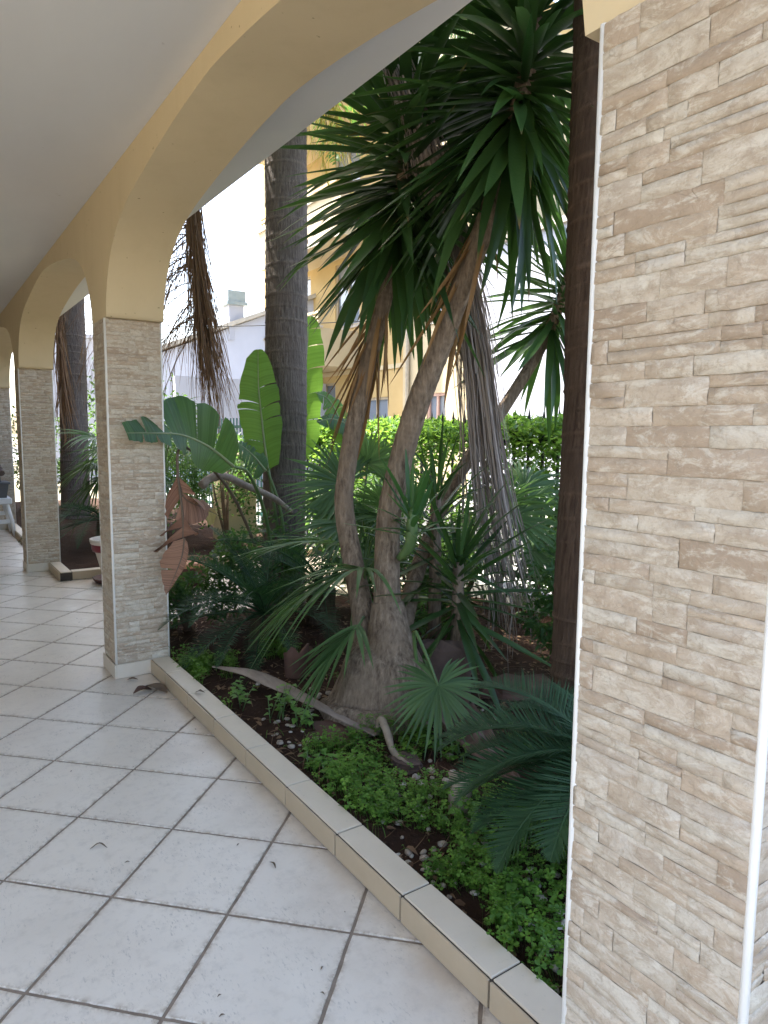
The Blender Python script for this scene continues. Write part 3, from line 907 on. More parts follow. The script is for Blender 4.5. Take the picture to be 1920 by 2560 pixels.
mb = MB(); mb.box(8.55, 9.25, 21.6, 22.3, 5.60, 5.70); mb.box(8.60, 9.20, 21.65, 22.25, 5.701, 6.05); mb.build('cowl', 'zinc', c)
mb = MB(); mb.box(5.6, 6.2, 21.9, 22.1, -0.1, 2.9); mb.box(6.201, 11.0, 19.6, 19.8, -0.1, 3.1)
mb.build('annex_wall', 'white_wall', T)
mb = MB(); mb.bevbox(3.2, 3.45, 24, 24.25, -0.1, 5.1, 0.02); mb.bevbox(3.14, 3.51, 23.94, 24.31, 5.1, 5.18, 0.01)
top(mb, 'concrete_post', 'white_wall', 'tall pale post seen through the dead frond beside the middle pillar', 'post', (3.3, 24.1, -0.1))
mb = MB(); mb.box(3.9, 6.5, 25, 27, -0.1, 4.6); mb.box(3.8, 6.6, 24.9, 27.1, 4.6, 4.72)
top(mb, 'far_house', 'white_wall', 'low white house seen through the dead frond on the left', 'house', (5, 26, 0))
# overhead cable
pts = spline([(2.0, 19.0, 4.35), (6.0, 18.2, 4.25), (11.0, 16.0, 4.6)], 16)
mb = MB(); mb.tube(pts, 0.012, 5); top(mb, 'overhead_cable', 'iron', 'thin dark cable stretched across the sky before the white gable', 'cable', (2.0, 19.0, 4.35))

# ================================================================== FENCE AND HEDGE
FX = 4.30
def fence(y0, y1, matn, label, n_gap=0.165, ztop=1.60, tips=True):
    T = thing('iron_fence', label, 'fence', (FX, y0, 0), 'iron fences along the street')
    w = MB(); w.box(FX - 0.09, FX + 0.16, y0, y1, -0.12, 0.16); w.build('base_wall', 'paving', T)
    for z in (0.28, ztop - 0.16):
        r = MB(); r.box(FX - 0.02, FX + 0.02, y0, y1, z, z + 0.045); r.build('rail', matn, T)
    b = MB()
    b.box(-0.009, 0.009, -0.009, 0.009, 0.16, ztop)
    if tips:
        r0 = [b.vert((0.022*math.cos(a), 0.022*math.sin(a), ztop + 0.03)) for a in (0, 1.57, 3.14, 4.71)]
        lo = b.vert((0, 0, ztop - 0.01)); hi = b.vert((0, 0, ztop + 0.14))
        for k in range(4):
            b.face((lo, r0[(k+1) % 4], r0[k])); b.face((r0[k], r0[(k+1) % 4], hi))
    me = b.mesh('bar', matn)
    n = int((y1 - y0)/n_gap)
    for k in range(n + 1):
        put('bar', me, T, Matrix.Translation((FX + 0.0, y0 + 0.03 + k*n_gap, 0)))
    return T
fence(1.2, 8.6, 'iron', 'black iron fence with spear tips standing in the leafy hedge')
fence(8.95, 14.6, 'iron_green', 'green iron fence seen between the palm trunk and middle pillar', 0.13, 1.75, False)
mb = MB(); mb.bevbox(4.14, 4.46, 8.61, 8.94, -0.1, 1.95, 0.01); mb.bevbox(4.10, 4.50, 8.57, 8.98, 1.95, 2.02, 0.01)
top(mb, 'gate_post', 'paving', 'pale square post joining the black and green fences', 'post', (4.3, 8.78, -0.1))
mb = MB(); mb.bevbox(3.45, 3.95, 9.0, 9.4, -0.1, 1.25, 0.03)
top(mb, 'stone_block_post', 'facade_cream', 'pale beige stone post low behind the dried leaf', 'post', (3.7, 9.2, -0.1))

def leaf_cloud(mb, n, pos_fn, size, rs, flat=0.5):
    for k in range(n):
        p, outward = pos_fn(rs)
        d = (Vector((rs.uniform(-1, 1), rs.uniform(-1, 1), rs.uniform(-0.8, 0.6))) + outward*flat)
        if d.length < 0.1: continue
        d.normalize()
        nr = Vector((rs.uniform(-1, 1), rs.uniform(-1, 1), rs.uniform(0.2, 1.4)))
        L = size*rs.uniform(0.7, 1.35); w = L*0.45
        side = d.cross(nr)
        if side.length < 0.05: continue
        side.normalize(); n2 = side.cross(d)
        mb.cur = rs.random()
        a = mb.vert(p); b = mb.vert(p + d*L*0.45 + side*w*0.5 + n2*L*0.06); c = mb.vert(p + d*L - n2*L*0.10); e = mb.vert(p + d*L*0.45 - side*w*0.5 + n2*L*0.06)
        mb.face((a, b, c), False); mb.face((a, c, e), False)

def hedge():
    T = thing('hedge', 'bright green leafy hedge grown through the black iron fence', 'hedge', (FX, 5.0, 0))
    rs = random.Random(5)
    mb = MB()
    def pos(rs):
        while True:
            y = rs.uniform(1.6, 8.55)
            zt = 1.60 + 0.13*noise.noise(Vector((y*1.7, 2.0, 0))) + 0.07*noise.noise(Vector((y*6, 5.0, 0)))
            z = rs.uniform(0.1, 1) ** 0.55*zt if rs.random() < 0.72 else zt - abs(rs.gauss(0, 0.10)) + 0.03
            x = FX + 0.03 + rs.gauss(0, 0.15)
            dn = noise.noise(Vector((x*2.4, y*2.4, z*2.4 + 7)))
            if z < 1.34 and y < 5.4 and rs.random() < 0.30: continue
            if dn > -0.22 + (0.14 if z < 1.2 else -0.1): break
        return Vector((x, y, z)), Vector(((-0.6 if x < FX else 0.6), 0, 0.5))
    leaf_cloud(mb, 21000, pos, 0.072, rs)
    f = mb.build('foliage', 'hedge', T, 'stuff')
    for k in range(26):
        y = rs.uniform(1.8, 8.4)
        st = MB(); pts = [(FX + rs.gauss(0, .08), y + rs.gauss(0, .1)*q, 0.05 + q*0.38) for q in range(4)]
        st.tube(pts, [0.012, 0.01, 0.008, 0.004], 5); st.build('stem', 'stalk_brown', T)
hedge()

def bush(loc, rx, ry, rz, n, label, matn='shrub', size=0.07, seed=1, name='shrub'):
    T = thing(name, label, 'shrub', loc)
    rs = random.Random(seed); mb = MB(); L = Vector(loc)
    cl = [(Vector((rs.uniform(-.7, .7)*rx, rs.uniform(-.7, .7)*ry, rs.uniform(.25, .85)*rz)), rs.uniform(.25, .5)) for _ in range(14)]
    def pos(rs):
        c, r = rs.choice(cl)
        v = Vector((rs.gauss(0, 1), rs.gauss(0, 1), rs.gauss(0, 1))).normalized()*rs.uniform(0.5, 1.0)
        p = c + Vector((v.x*r*rx, v.y*r*ry, v.z*r*rz*0.6))
        p.z = max(p.z, 0.04)
        return L + p, v
    leaf_cloud(mb, n, pos, size, rs)
    mb.build('crown', matn, T, 'stuff')
    for k in range(5):
        st = MB(); a = rs.uniform(0, 6.28)
        st.tube([L, L + Vector((math.cos(a)*rx*.3, math.sin(a)*ry*.3, rz*.4)), L + Vector((math.cos(a)*rx*.5, math.sin(a)*ry*.5, rz*.75))], [0.02, 0.014, 0.006], 6)
        st.build('stem', 'stalk_brown', T)
bush((2.9, 10.6, 0.05), 0.9, 0.9, 1.9, 2600, 'dark green shrub behind the far pillar beside the bare palm trunk', 'shrub', 0.08, 3)
bush((3.4, 13.6, 0.05), 1.0, 1.4, 2.6, 3000, 'tall green shrub in the gap left of the far pillar', 'shrub', 0.09, 4)
bush((2.15, 14.6, 0.05), 0.7, 0.9, 2.0, 2200, 'green shrub at the far end of the garden bed', 'shrub', 0.08, 8)
bush((3.35, 8.6, 0.05), 0.75, 0.6, 1.5, 2000, 'loose dark shrub growing before the green fence', 'shrub', 0.07, 6)
bush((3.75, 6.55, 0.05), 0.5, 0.6, 1.1, 1500, 'low dark shrub behind the ringed palm trunk', 'shrub', 0.06, 9)
bush((2.25, 5.08, 0.05), 0.50, 0.35, 0.75, 2400, 'dark undergrowth shrub in front of the ringed palm foot', 'shrub', 0.055, 31)
bush((1.62, 4.98, 0.05), 0.28, 0.28, 0.55, 1300, 'low dark shrub right behind the middle pillar', 'shrub', 0.05, 32)
bush((3.25, 4.95, 0.05), 0.45, 0.45, 1.0, 2200, 'dark shrub filling the gap right of the ringed palm foot', 'shrub', 0.06, 33)
bush((3.05, 3.9, 0.05), 0.45, 0.5, 0.7, 1800, 'low dark shrub behind the yucca foot', 'shrub', 0.055, 34)
bush((3.55, 2.0, 0.05), 0.6, 0.6, 1.3, 1800, 'dark leafy shrub between the right palm and the near pillar', 'shrub', 0.06, 10)
bush((3.70, 3.0, 0.05), 0.45, 0.6, 1.35, 3000, 'dense dark shrub at the fence right of the grey dead frond', 'shrub', 0.06, 35)
bush((3.2, 2.55, 0.05), 0.4, 0.4, 0.8, 1700, 'low dark shrub left of the right palm foot', 'shrub', 0.055, 36)
bush((3.7, 5.6, 0.05), 0.4, 0.7, 1.2, 2400, 'dark shrub at the fence behind the sunlit fan palm', 'shrub', 0.06, 37)
bush((3.7, 4.35, 0.05), 0.45, 0.8, 0.9, 1600, 'shaded shrub at the hedge foot behind the young yucca', 'shrub', 0.06, 12)

# ================================================================== PALMS
def trunk_mesh(path, r0, r1, ring=0.115, seg=28, bulge=0.35, seed=1, flare=0.5, foot=0.0, ridge=0.045, irr=0.0):
    rs = random.Random(seed)
    n = int(sum((Vector(b) - Vector(a)).length for a, b in zip(path, path[1:]))/0.0135)
    P = spline(path, n)
    mb = MB()
    scar = []
    t0 = (P[1] - P[0]).normalized(); u = t0.cross(Vector((1, 0, 0))).normalized()
    s = 0.0; nxt = rs.uniform(0.05, ring); last = 0.0; rings = []
    tilt = (0, 0)
    per = ring
    for i in range(n):
        t = (P[min(i+1, n-1)] - P[max(i-1, 0)]).normalized()
        u = (u - t*u.dot(t)).normalized(); w = t.cross(u)
        if i: s += (P[i] - P[i-1]).length
        if s > nxt:
            last = nxt; per = ring*rs.uniform(0.65, 1.4); nxt += per; tilt = (rs.uniform(-.012, .012), rs.uniform(-.012, .012))
        f = i/(n-1)
        base = r0 + (r1-r0)*f + (flare*r0*math.exp(-s/0.22) if flare else 0)
        row = []
        for k in range(seg):
            a = 2*math.pi*k/seg
            ca, sa = math.cos(a), math.sin(a)
            ph = (s - last + tilt[0]*ca + tilt[1]*sa)/per
            ph = max(0.0, min(1.0, ph))
            rid = ridge*(math.exp(-((ph)/0.13)**2) - 0.35*math.exp(-((ph-0.90)/0.10)**2))
            nz = 0.028*noise.noise(Vector((ca*1.5, sa*1.5, s*3 + seed))) + 0.014*noise.noise(Vector((ca*5, sa*5, s*9 + seed)))
            if irr: nz += irr*noise.noise(Vector((ca*1.1, sa*1.1, s*1.6 + seed*3)))
            r = base*(1 + rid + nz)
            row.append(mb.vert(P[i] + u*(ca*r) + w*(sa*r)))
            scar.append(max(0.0, math.exp(-((ph-0.02)/0.06)**2)*(0.6 + 0.8*noise.noise(Vector((ca*2, sa*2, s*5))))))
        rings.append(row)
    for a_, b_ in zip(rings, rings[1:]):
        for k in range(seg):
            mb.face((a_[k], a_[(k+1) % seg], b_[(k+1) % seg], b_[k]), True)
    mb.face(rings[-1])
    return mb, scar

def add_scar(o, scar):
    a = o.data.attributes.new('scar', 'FLOAT', 'POINT'); a.data.foreach_set('value', scar)

def pinnate(mb, path, n, llen, lw, ang=55, vee=25, droop=0.2, seg=3, t0=0.12, rad=0.012, prof=None, rs=random, fold=0.0, jit=0.12, updir=None, endang=None, nrach=14):
    P = spline(path, nrach)
    mb.cur = rs.random()*0.5
    mb.tube(P, [rad*(1 - 0.8*i/(nrach-1)) for i in range(nrach)], 5)
    for k in range(n):
        t = t0 + (1 - t0)*(k + 0.5)/n
        u = t*(nrach-1); i = min(int(u), nrach-2)
        p = P[i].lerp(P[i+1], u - i)
        d = (P[i+1] - P[i]).normalized()
        upv = Vector(updir) if updir else Vector((0, 0, 1))
        side = d.cross(upv)
        if side.length < 0.05: side = d.cross(Vector((1, 0, 0)))
        side.normalize(); nz = side.cross(d)
        L = llen*((prof(t) if prof else math.sin(math.pi*min(1, 0.15 + 0.85*t))**0.6*(1 if t < 0.8 else 1 - (t-0.8)*2)))
        an = R(ang if endang is None else ang + (endang-ang)*t)
        for s in (-1, 1):
            aa = an*(1 + rs.uniform(-jit, jit))
            v = R(vee*(1 + rs.uniform(-0.3, 0.3)))
            dd = d*math.cos(aa) + (side*(s*math.cos(v)) + nz*math.sin(v))*math.sin(aa)
            mb.cur = rs.random()
            mb.strip(p, dd, nz, L*rs.uniform(0.88, 1.1), lw, seg, droop*rs.uniform(0.6, 1.5), fold, start_w=0.45)

def arch_path(p0, az, el, L, sag, n=6):
    # a stalk that leaves p0 at elevation el and bends down under its weight
    p = Vector(p0); pts = [p.copy()]
    e = el
    for k in range(n):
        e2 = e - sag*(k+1)/n
        d = Vector((math.cos(az)*math.cos(e2), math.sin(az)*math.cos(e2), math.sin(e2)))
        p = p + d*(L/n); pts.append(p.copy())
    return pts

FROND = []
def crown_fronds():
    rs = random.Random(77)
    for k in range(4):
        mb = MB()
        pinnate(mb, arch_path((0, 0, 0), 0, R(58 - 10*k), 2.5, R(95 + 10*k)), 62, 0.55, 0.030, 62, 18, 0.35, 3, 0.14, 0.022, rs=rs, jit=0.25)
        FROND.append(mb.mesh('frond', 'shrub'))
crown_fronds()
def palm(name, label, path, r0, r1, matn, crown=13, seed=1, ring=0.115, ridge=0.045, flare=0.35, irr=0.0):
    T = thing(name, label, 'palm', path[0])
    mb, scar = trunk_mesh(path, r0, r1, ring, 28, seed=seed, flare=flare, ridge=ridge, irr=irr)
    o = mb.build('trunk', matn, T); add_scar(o, scar)
    rs = random.Random(seed*5)
    tip = Vector(path[-1])
    for k in range(crown):  # crown above the view, its fronds added to shade the garden
        m4 = Matrix.Translation(tip) @ Matrix.Rotation(k*2.4 + rs.uniform(-.2, .2), 4, 'Z') @ Matrix.Rotation(rs.uniform(-.25, .35), 4, 'Y')
        put('frond', FROND[k % 4], T, m4)
    return T
palm('ringed_palm', 'thick grey ringed palm trunk standing left of the yucca trunks', [(2.68, 5.57, -0.05), (2.70, 5.59, 0.45), (2.75, 5.65, 1.25), (2.80, 5.72, 2.06), (2.85, 5.79, 2.88), (2.89, 5.87, 3.70), (2.92, 5.93, 4.6), (2.93, 5.95, 5.9)],
     0.188, 0.185, 'palm_bark', 22, 1, 0.115, 0.035, 0.12)
palm('ringed_palm', 'dark brown palm trunk close behind the near pillar on the right', [(2.19, 1.76, -0.06), (2.23, 1.80, 0.34), (2.26, 1.83, 0.68), (2.28, 1.85, 1.02), (2.34, 1.89, 1.58), (2.38, 1.94, 2.15), (2.42, 1.98, 2.71), (2.47, 2.03, 3.27), (2.50, 2.07, 3.8), (2.56, 2.15, 6.2)],
     0.152, 0.14, 'palm_bark_brown', 24, 2, 0.075, 0.032, 0.08)
palm('ringed_palm', 'distant grey palm trunk seen between the two left pillars', [(2.30, 12.9, -0.05), (2.33, 13.0, 1.14), (2.38, 13.11, 2.56), (2.42, 13.22, 3.67), (2.45, 13.3, 6.0)],
     0.235, 0.20, 'palm_bark', 11, 3, 0.14, 0.03, 0.1)

# long dead fronds hanging down -------------------------------------------------
def hanging(name, label, path, n, matn, spread, length, wid, seed, rad=0.02, wisps=0, wdir=(0, 0, 0), keep=0.0):
    T = thing(name, label, 'dead frond', path[0])
    rs = random.Random(seed)
    P = spline(path, 60)
    m = MB(); m.tube([P[k] for k in range(0, 46, 3)], [rad*(1 - k/46.0*0.8) for k in range(0, 46, 3)], 6); m.build('stalk', 'stalk_brown', T)
    mb = MB()
    for k in range(n):
        t = rs.uniform(0.0, 1.0 - keep) ** 0.9
        i0 = int(t*46)
        ln = length*rs.uniform(0.5, 1.15)
        a = rs.uniform(0, 6.283); rr = rs.uniform(0.15, 1.0)*spread*(0.35 + 0.75*t)
        off = Vector((math.cos(a)*rr, math.sin(a)*rr, 0))
        mb.cur = rs.random()
        p = P[i0].copy(); prev = None; seg = 7
        d0 = (P[min(i0+3, 59)] - P[max(i0-3, 0)]).normalized()
        w = wid*rs.uniform(0.5, 1.3)
        ax = Vector((rs.uniform(-1, 1), rs.uniform(-1, 1), rs.uniform(-.2, .2))).normalized()
        wob = Vector((rs.uniform(-1, 1), rs.uniform(-1, 1), 0))*0.055
        for s in range(seg + 1):
            q = s/seg
            idx = min(59, int(i0 + q*ln*22))
            base = P[idx].copy()
            if i0 + q*ln*22 > 59: base.z -= (i0 + q*ln*22 - 59)/22
            c = base + off*(0.15 + 0.85*q**0.8) + wob*math.sin(q*5 + k)*q
            hw_ = w*0.5*(1 - 0.75*q)
            row = [mb.vert(c - ax*hw_), mb.vert(c + ax*hw_)]
            if prev: mb.face((prev[0], prev[1], row[1], row[0]), True)
            prev = row
    mb.build('leaflet_mass', matn, T, 'stuff')
    if wisps:
        wb = MB()
        for k in range(wisps):
            t = rs.uniform(0.05, 0.8); i0 = int(t*55)
            wb.cur = rs.random()
            d = Vector(wdir) + Vector((rs.gauss(0, .25), rs.gauss(0, .25), rs.gauss(0, .25)))
            d.normalize()
            L = rs.uniform(0.35, 0.8)
            pts = [P[i0] + d*L*q - Vector((0, 0, 1))*(L*0.8*q*q) for q in (0, 0.25, 0.5, 0.75, 1)]
            wb.tube(pts, [0.006, 0.005, 0.004, 0.003, 0.002], 4, False)
            for b in range(7):
                q = rs.uniform(0.15, 1); p = P[i0] + d*L*q - Vector((0, 0, 1))*(L*0.8*q*q)
                d2 = Vector((rs.gauss(0, .3), rs.gauss(0, .3), -1)) + d*0.4
                wb.strip(p, d2, (rs.uniform(-1, 1), rs.uniform(-1, 1), 0.1), rs.uniform(0.2, 0.5), 0.008, 3, 0.1)
        wb.build('dry_twigs', matn, T, 'stuff')
    return T
hanging('dead_palm_frond', 'long brown dead frond hanging beside the middle pillar', [(2.86, 6.0, 5.1), (2.55, 6.55, 4.7), (2.36, 6.72, 4.0), (2.34, 6.68, 3.4), (2.35, 6.6, 2.8), (2.38, 6.5, 2.2), (2.42, 6.42, 1.72)], 760, 'dead_brown', 0.25, 0.95, 0.012, 21, 0.03, 80, (-0.75, 0.45, -0.2), 0.02)
hanging('dead_palm_frond', 'long grey dead frond hanging from above beside the right trunks', [(2.40, 2.45, 5.7), (2.10, 3.2, 4.7), (2.08, 3.14, 4.0), (2.08, 3.10, 3.55), (2.10, 3.02, 3.32), (2.15, 2.96, 3.13), (2.23, 2.94, 2.93), (2.40, 3.02, 2.72), (2.62, 3.14, 2.45), (2.81, 3.19, 1.94), (2.86, 3.14, 1.34), (2.90, 3.04, 0.80), (2.95, 2.96, 0.44)], 760, 'dead_grey', 0.21, 1.0, 0.014, 22, 0.03, 0, keep=0.06)
hanging('dead_palm_frond', 'rusty dead fronds hanging beside the distant palm trunk', [(2.4, 13.0, 5.2), (2.15, 12.7, 4.3), (2.10, 12.6, 3.2), (2.12, 12.55, 2.2), (2.15, 12.5, 1.5)], 260, 'dead_brown', 0.22, 1.0, 0.02, 23, 0.03, 30, (-0.5, -0.3, -0.4), 0.02)
hanging('dead_palm_frond', 'dark dead frond hanging right of the distant palm trunk', [(2.6, 13.1, 5.2), (2.78, 12.8, 4.3), (2.75, 12.6, 3.2), (2.78, 12.5, 2.3)], 200, 'dead_brown', 0.16, 1.0, 0.02, 24, 0.03, 20, (-0.3, -0.3, -0.4), 0.02)
# yellow fruit strands in the sun above the balcony
hanging('palm_flower_strands', 'golden palm flower strands hanging in the sun beside the ringed trunk', [(3.05, 6.0, 5.4), (3.35, 6.15, 5.1), (3.42, 6.1, 4.6), (3.42, 6.05, 3.7)], 170, 'gold', 0.30, 0.7, 0.012, 25, 0.02, 26, (0.2, -0.3, -0.4), 0.2)

# ================================================================== YUCCA
def blade_meshes(matn, L, W, tag_, seeds, droops, seg=7, fold=0.35):
    out = []
    for s, dr in zip(seeds, droops):
        rs = random.Random(s)
        mb = MB()
        mb.strip((0, 0, 0), (1, 0, 0), (0, 0, 1), L, W, seg, dr, fold, prof=lambda t: (0.62 + 0.38*math.sin(min(1, t*2.2)*math.pi/2))*(1 - max(0, (t-0.45)/0.55)**1.7), curl=rs.uniform(-.08, .08))
        out.append(mb.mesh(tag_, matn))
    return out
YL = blade_meshes('yucca_leaf', 1.0, 0.080, 'leaf', range(6), (0.02, 0.06, 0.12, 0.20, 0.30, -0.03))
YD = blade_meshes('dead_leaf', 1.0, 0.055, 'dead_leaf', range(4), (0.0, 0.04, -0.04, 0.1), 5, 0.6)
YY = blade_meshes('yucca_leaf_young', 1.0, 0.105, 'leaf', range(4), (0.02, 0.08, 0.16, -0.02))

def rosette(parent, stem, n, Lr, el0, el1, seed, meshes=YL, az_bias=None, bias=0.0, skip=None, name='leaf', jit=0.25, joined=None):
    rs = random.Random(seed)
    P = spline(stem, 40)
    for k in range(n):
        f = (k + rs.uniform(0, 0.8))/n
        i = min(39, int(f*39)); p = P[i]
        ax = (P[min(i+1, 39)] - P[max(i-1, 0)]).normalized()
        az = k*2.39996 + rs.uniform(-jit, jit)
        if az_bias is not None and rs.random() < bias:
            az = az_bias + rs.gauss(0, 0.9)
        el = el0 + (el1 - el0)*f**1.15 + rs.uniform(-0.16, 0.16)
        e1 = Vector((math.cos(az), math.sin(az), 0)); e1 = (e1 - ax*e1.dot(ax)).normalized()
        d = e1*math.cos(el) + ax*math.sin(el)
        L = rs.uniform(*Lr)*(1.0 - 0.25*f)
        tipp = p + d*L
        if skip and skip(tipp, p): continue
        upv = ax*math.cos(el) - e1*math.sin(el) + Vector((rs.uniform(-.3, .3), rs.uniform(-.3, .3), 0))
        m4 = frame(p + e1*0.02, d, upv, (L, L*rs.uniform(0.8, 1.1), L)); me = rs.choice(meshes)
        if joined is None:
            put(name, me, parent, m4)
        else:
            joined.cur = rs.random(); b0 = len(joined.v)
            for vv in me.vertices: joined.vert(m4 @ vv.co)
            for pp in me.polygons: joined.face([b0 + q for q in pp.vertices], True)

def yucca_tree():
    T = thing('yucca_tree', 'old multi-trunked yucca with a swollen foot and spiky leaf heads', 'yucca', (2.0, 3.0, 0.03))
    # swollen foot
    def fat(path, rads, seed, seg=30, n=70, irr=0.10):
        P = spline(path, n); rr = lerp_list(rads, n); mb = MB(); rows = []
        u = Vector((1, 0, 0))
        for i in range(n):
            t = (P[min(i+1, n-1)] - P[max(i-1, 0)]).normalized(); u = (u - t*u.dot(t)).normalized(); w = t.cross(u); row = []
            for k in range(seg):
                a = 2*math.pi*k/seg; ca, sa = math.cos(a), math.sin(a)
                g = noise.fractal(Vector((ca*1.4 + seed, sa*1.4, P[i].z*5)), 0.8, 2.0, 3)
                g2 = noise.noise(Vector((ca*4.5 + seed, sa*4.5, P[i].z*2.2)))
                r = rr[i]*(1 + irr*g + irr*0.45*g2)
                row.append(mb.vert(P[i] + u*(ca*r) + w*(sa*r)))
            rows.append(row)
        for a_, b_ in zip(rows, rows[1:]):
            for k in range(seg): mb.face((a_[k], a_[(k+1) % seg], b_[(k+1) % seg], b_[k]), True)
        mb.face(rows[-1])
        return mb
    fat([(1.99, 2.98, -0.06), (1.99, 2.98, 0.03), (2.0, 2.99, 0.10), (2.0, 3.0, 0.20), (2.01, 3.01, 0.32), (2.03, 3.02, 0.42)], [0.40, 0.335, 0.265, 0.225, 0.19, 0.10], 3).build('swollen_foot', 'yucca_bark', T)
    fat([(2.03, 2.90, 0.14), (2.04, 2.91, 0.20), (2.04, 2.93, 0.30), (2.04, 2.95, 0.42), (2.05, 2.99, 0.62)], [0.07, 0.165, 0.165, 0.125, 0.085], 9, irr=0.06).build('burl', 'yucca_bark', T)
    fat([(2.15, 2.83, 0.16), (2.16, 2.82, 0.22), (2.16, 2.83, 0.29)], [0.02, 0.06, 0.02], 5, n=18, irr=0.12).build('burl', 'yucca_bark', T)
    def trunk(path, r, seed, ring=0.035, ridge=0.03):
        Pn = [Vector(p) for p in path]
        mb, scar = trunk_mesh(path, r[0], r[1], ring, 22, seed=seed, flare=r[2], ridge=ridge, irr=0.05)
        o = mb.build('trunk', 'yucca_bark', T); add_scar(o, [s*0.6*min(1.0, max(0.0, (q[2] - 1.2)/0.8)) for s, q in zip(scar, mb.v)]); return o
    t1 = [(1.97, 3.05, 0.18), (1.99, 3.14, 0.52), (1.99, 3.23, 0.76), (1.98, 3.32, 1.09), (2.00, 3.33, 1.29), (2.04, 3.32, 1.55), (2.10, 3.27, 1.90), (2.17, 3.22, 2.25), (2.22, 3.18, 2.54), (2.25, 3.17, 2.83), (2.28, 3.18, 3.10), (2.31, 3.19, 3.38)]
    t2 = [(2.02, 2.93, 0.22), (2.03, 2.95, 0.43), (2.05, 3.00, 0.74), (2.08, 3.03, 1.06), (2.12, 2.99, 1.35), (2.17, 2.92, 1.64), (2.25, 2.82, 1.97), (2.31, 2.72, 2.27), (2.38, 2.62, 2.59), (2.44, 2.57, 2.86), (2.49, 2.54, 3.12), (2.54, 2.54, 3.38), (2.57, 2.55, 3.75)]
    t3 = [(2.14, 3.05, 0.22), (2.24, 3.10, 0.45), (2.36, 3.18, 0.65), (2.51, 3.26, 0.84), (2.71, 3.34, 1.10), (2.96, 3.38, 1.39), (3.22, 3.37, 1.69), (3.40, 3.35, 1.93), (3.54, 3.31, 2.18), (3.63, 3.28, 2.42), (3.68, 3.25, 2.62)]
    a = trunk(t1, (0.060, 0.036, 0.25), 1); b = trunk(t2, (0.074, 0.040, 0.3), 2, 0.032, 0.04); c = trunk(t3, (0.050, 0.034, 0.2), 3)
    away = lambda tip, p: (tip.x < 1.63 and tip.z > 2.78) or tip.x < 1.42
    rosette(a, t1[8:], 118, (0.60, 0.94), R(-54), R(52), 31, skip=away, az_bias=R(160), bias=0.25)
    for o_, st_, n_, sd in ((a, t1[8:], 210, 51), (b, t2[9:], 210, 52), (c, t3[8:], 70, 53)):
        j_ = MB(); rosette(o_, st_, n_, (0.55, 0.92), R(-54), R(60), sd, skip=away, joined=j_); j_.build('inner_leaves', 'yucca_leaf', o_, 'stuff')
    rosette(b, t2[9:], 130, (0.66, 1.02), R(-58), R(38), 32, skip=away, az_bias=R(170), bias=0.35)
    rosette(c, t3[8:], 48, (0.48, 0.76), R(-45), R(60), 33)
    rosette(a, t1[6:8], 26, (0.40, 0.70), R(-84), R(-64), 34, YD, name='dead_leaf')
    rosette(b, t2[7:9], 20, (0.45, 0.70), R(-86), R(-70), 35, YD, name='dead_leaf')
    # green sucker growing from the main trunk
    s = MB(); s.tube(spline([(2.08, 2.93, 0.86), (2.10, 2.87, 0.93), (2.10, 2.85, 1.02), (2.10, 2.85, 1.12)], 8), [0.02, 0.03, 0.034, 0.02], 10); so = s.build('sucker_stem', 'rachis', T)
    rosette(so, [(2.10, 2.85, 0.98), (2.10, 2.85, 1.06), (2.10, 2.85, 1.16)], 22, (0.26, 0.42), R(8), R(84), 36, YY)
yucca_tree()
def young_yucca(base, h, n, L, label, seed, el0=-40, el1=75, meshes=None):
    T = thing('young_yucca', label, 'yucca', base)
    b = Vector(base); s = MB(); s.tube([b - Vector((0, 0, 0.05)), b + Vector((0.01, 0.01, h*0.5)), b + Vector((0, 0.0, h))], [0.045, 0.038, 0.03], 12); o = s.build('stem', 'yucca_bark', T)
    rosette(o, [b + Vector((0, 0, h*0.5)), b + Vector((0, 0, h*0.8)), b + Vector((0, 0, h*1.05))], n, L, R(el0), R(el1), seed, meshes or YL)
young_yucca((2.50, 2.95, 0.04), 0.75, 58, (0.46, 0.74), 'young dark yucca rooted right of the big yucca foot', 41)
young_yucca((2.50, 3.16, 0.04), 1.12, 44, (0.42, 0.64), 'slender yucca shoot standing behind the main yucca trunk', 42, -20, 80)

# ================================================================== FAN PALMS
def fan(parent, hub, tip, L, n=30, spread=150, droop=0.25, w=0.035, upv=(0, 0, 1), rs=random, matn='fan', pet=None, fused=0.45, fold=0.5):
    mb = MB()
    hub = Vector(hub); x = (Vector(tip) - hub).normalized()
    z = Vector(upv); z = (z - x*z.dot(x)).normalized(); y = z.cross(x)
    for k in range(n):
        a = R(-spread + 2*spread*(k + 0.5)/n + rs.uniform(-1.5, 1.5))
        d = x*math.cos(a) + y*math.sin(a) + z*rs.uniform(-0.04, 0.10)
        l = L*(0.80 + 0.20*math.cos(a*0.6))*rs.uniform(0.9, 1.06)
        mb.cur = rs.random()
        sp = 2*R(spread)/n
        prof = lambda t, sp=sp, l=l: min(1.0, (t*l*sp*1.05 + 0.002)/w)*(1 - max(0, (t-0.40)/0.60)**1.2)
        mb.strip(hub, d, z, l, w, 8, droop*rs.uniform(0.6, 1.5), fold, prof=prof)
    o = mb.build('fan_leaf', matn, parent)
    if pet:
        pb = MB(); pts = spline([pet[0]] + list(pet[1:]) + [hub], 10); pb.tube(pts, [0.011 - 0.0005*k for k in range(10)], 6); pb.build('petiole', 'rachis', o)
    return o
rs = random.Random(91)
T = thing('fan_palm', 'sunlit fan palm spreading behind the left yucca trunk', 'fan palm', (2.45, 3.98, 0.04))
c0 = (2.45, 3.98, 0.2)
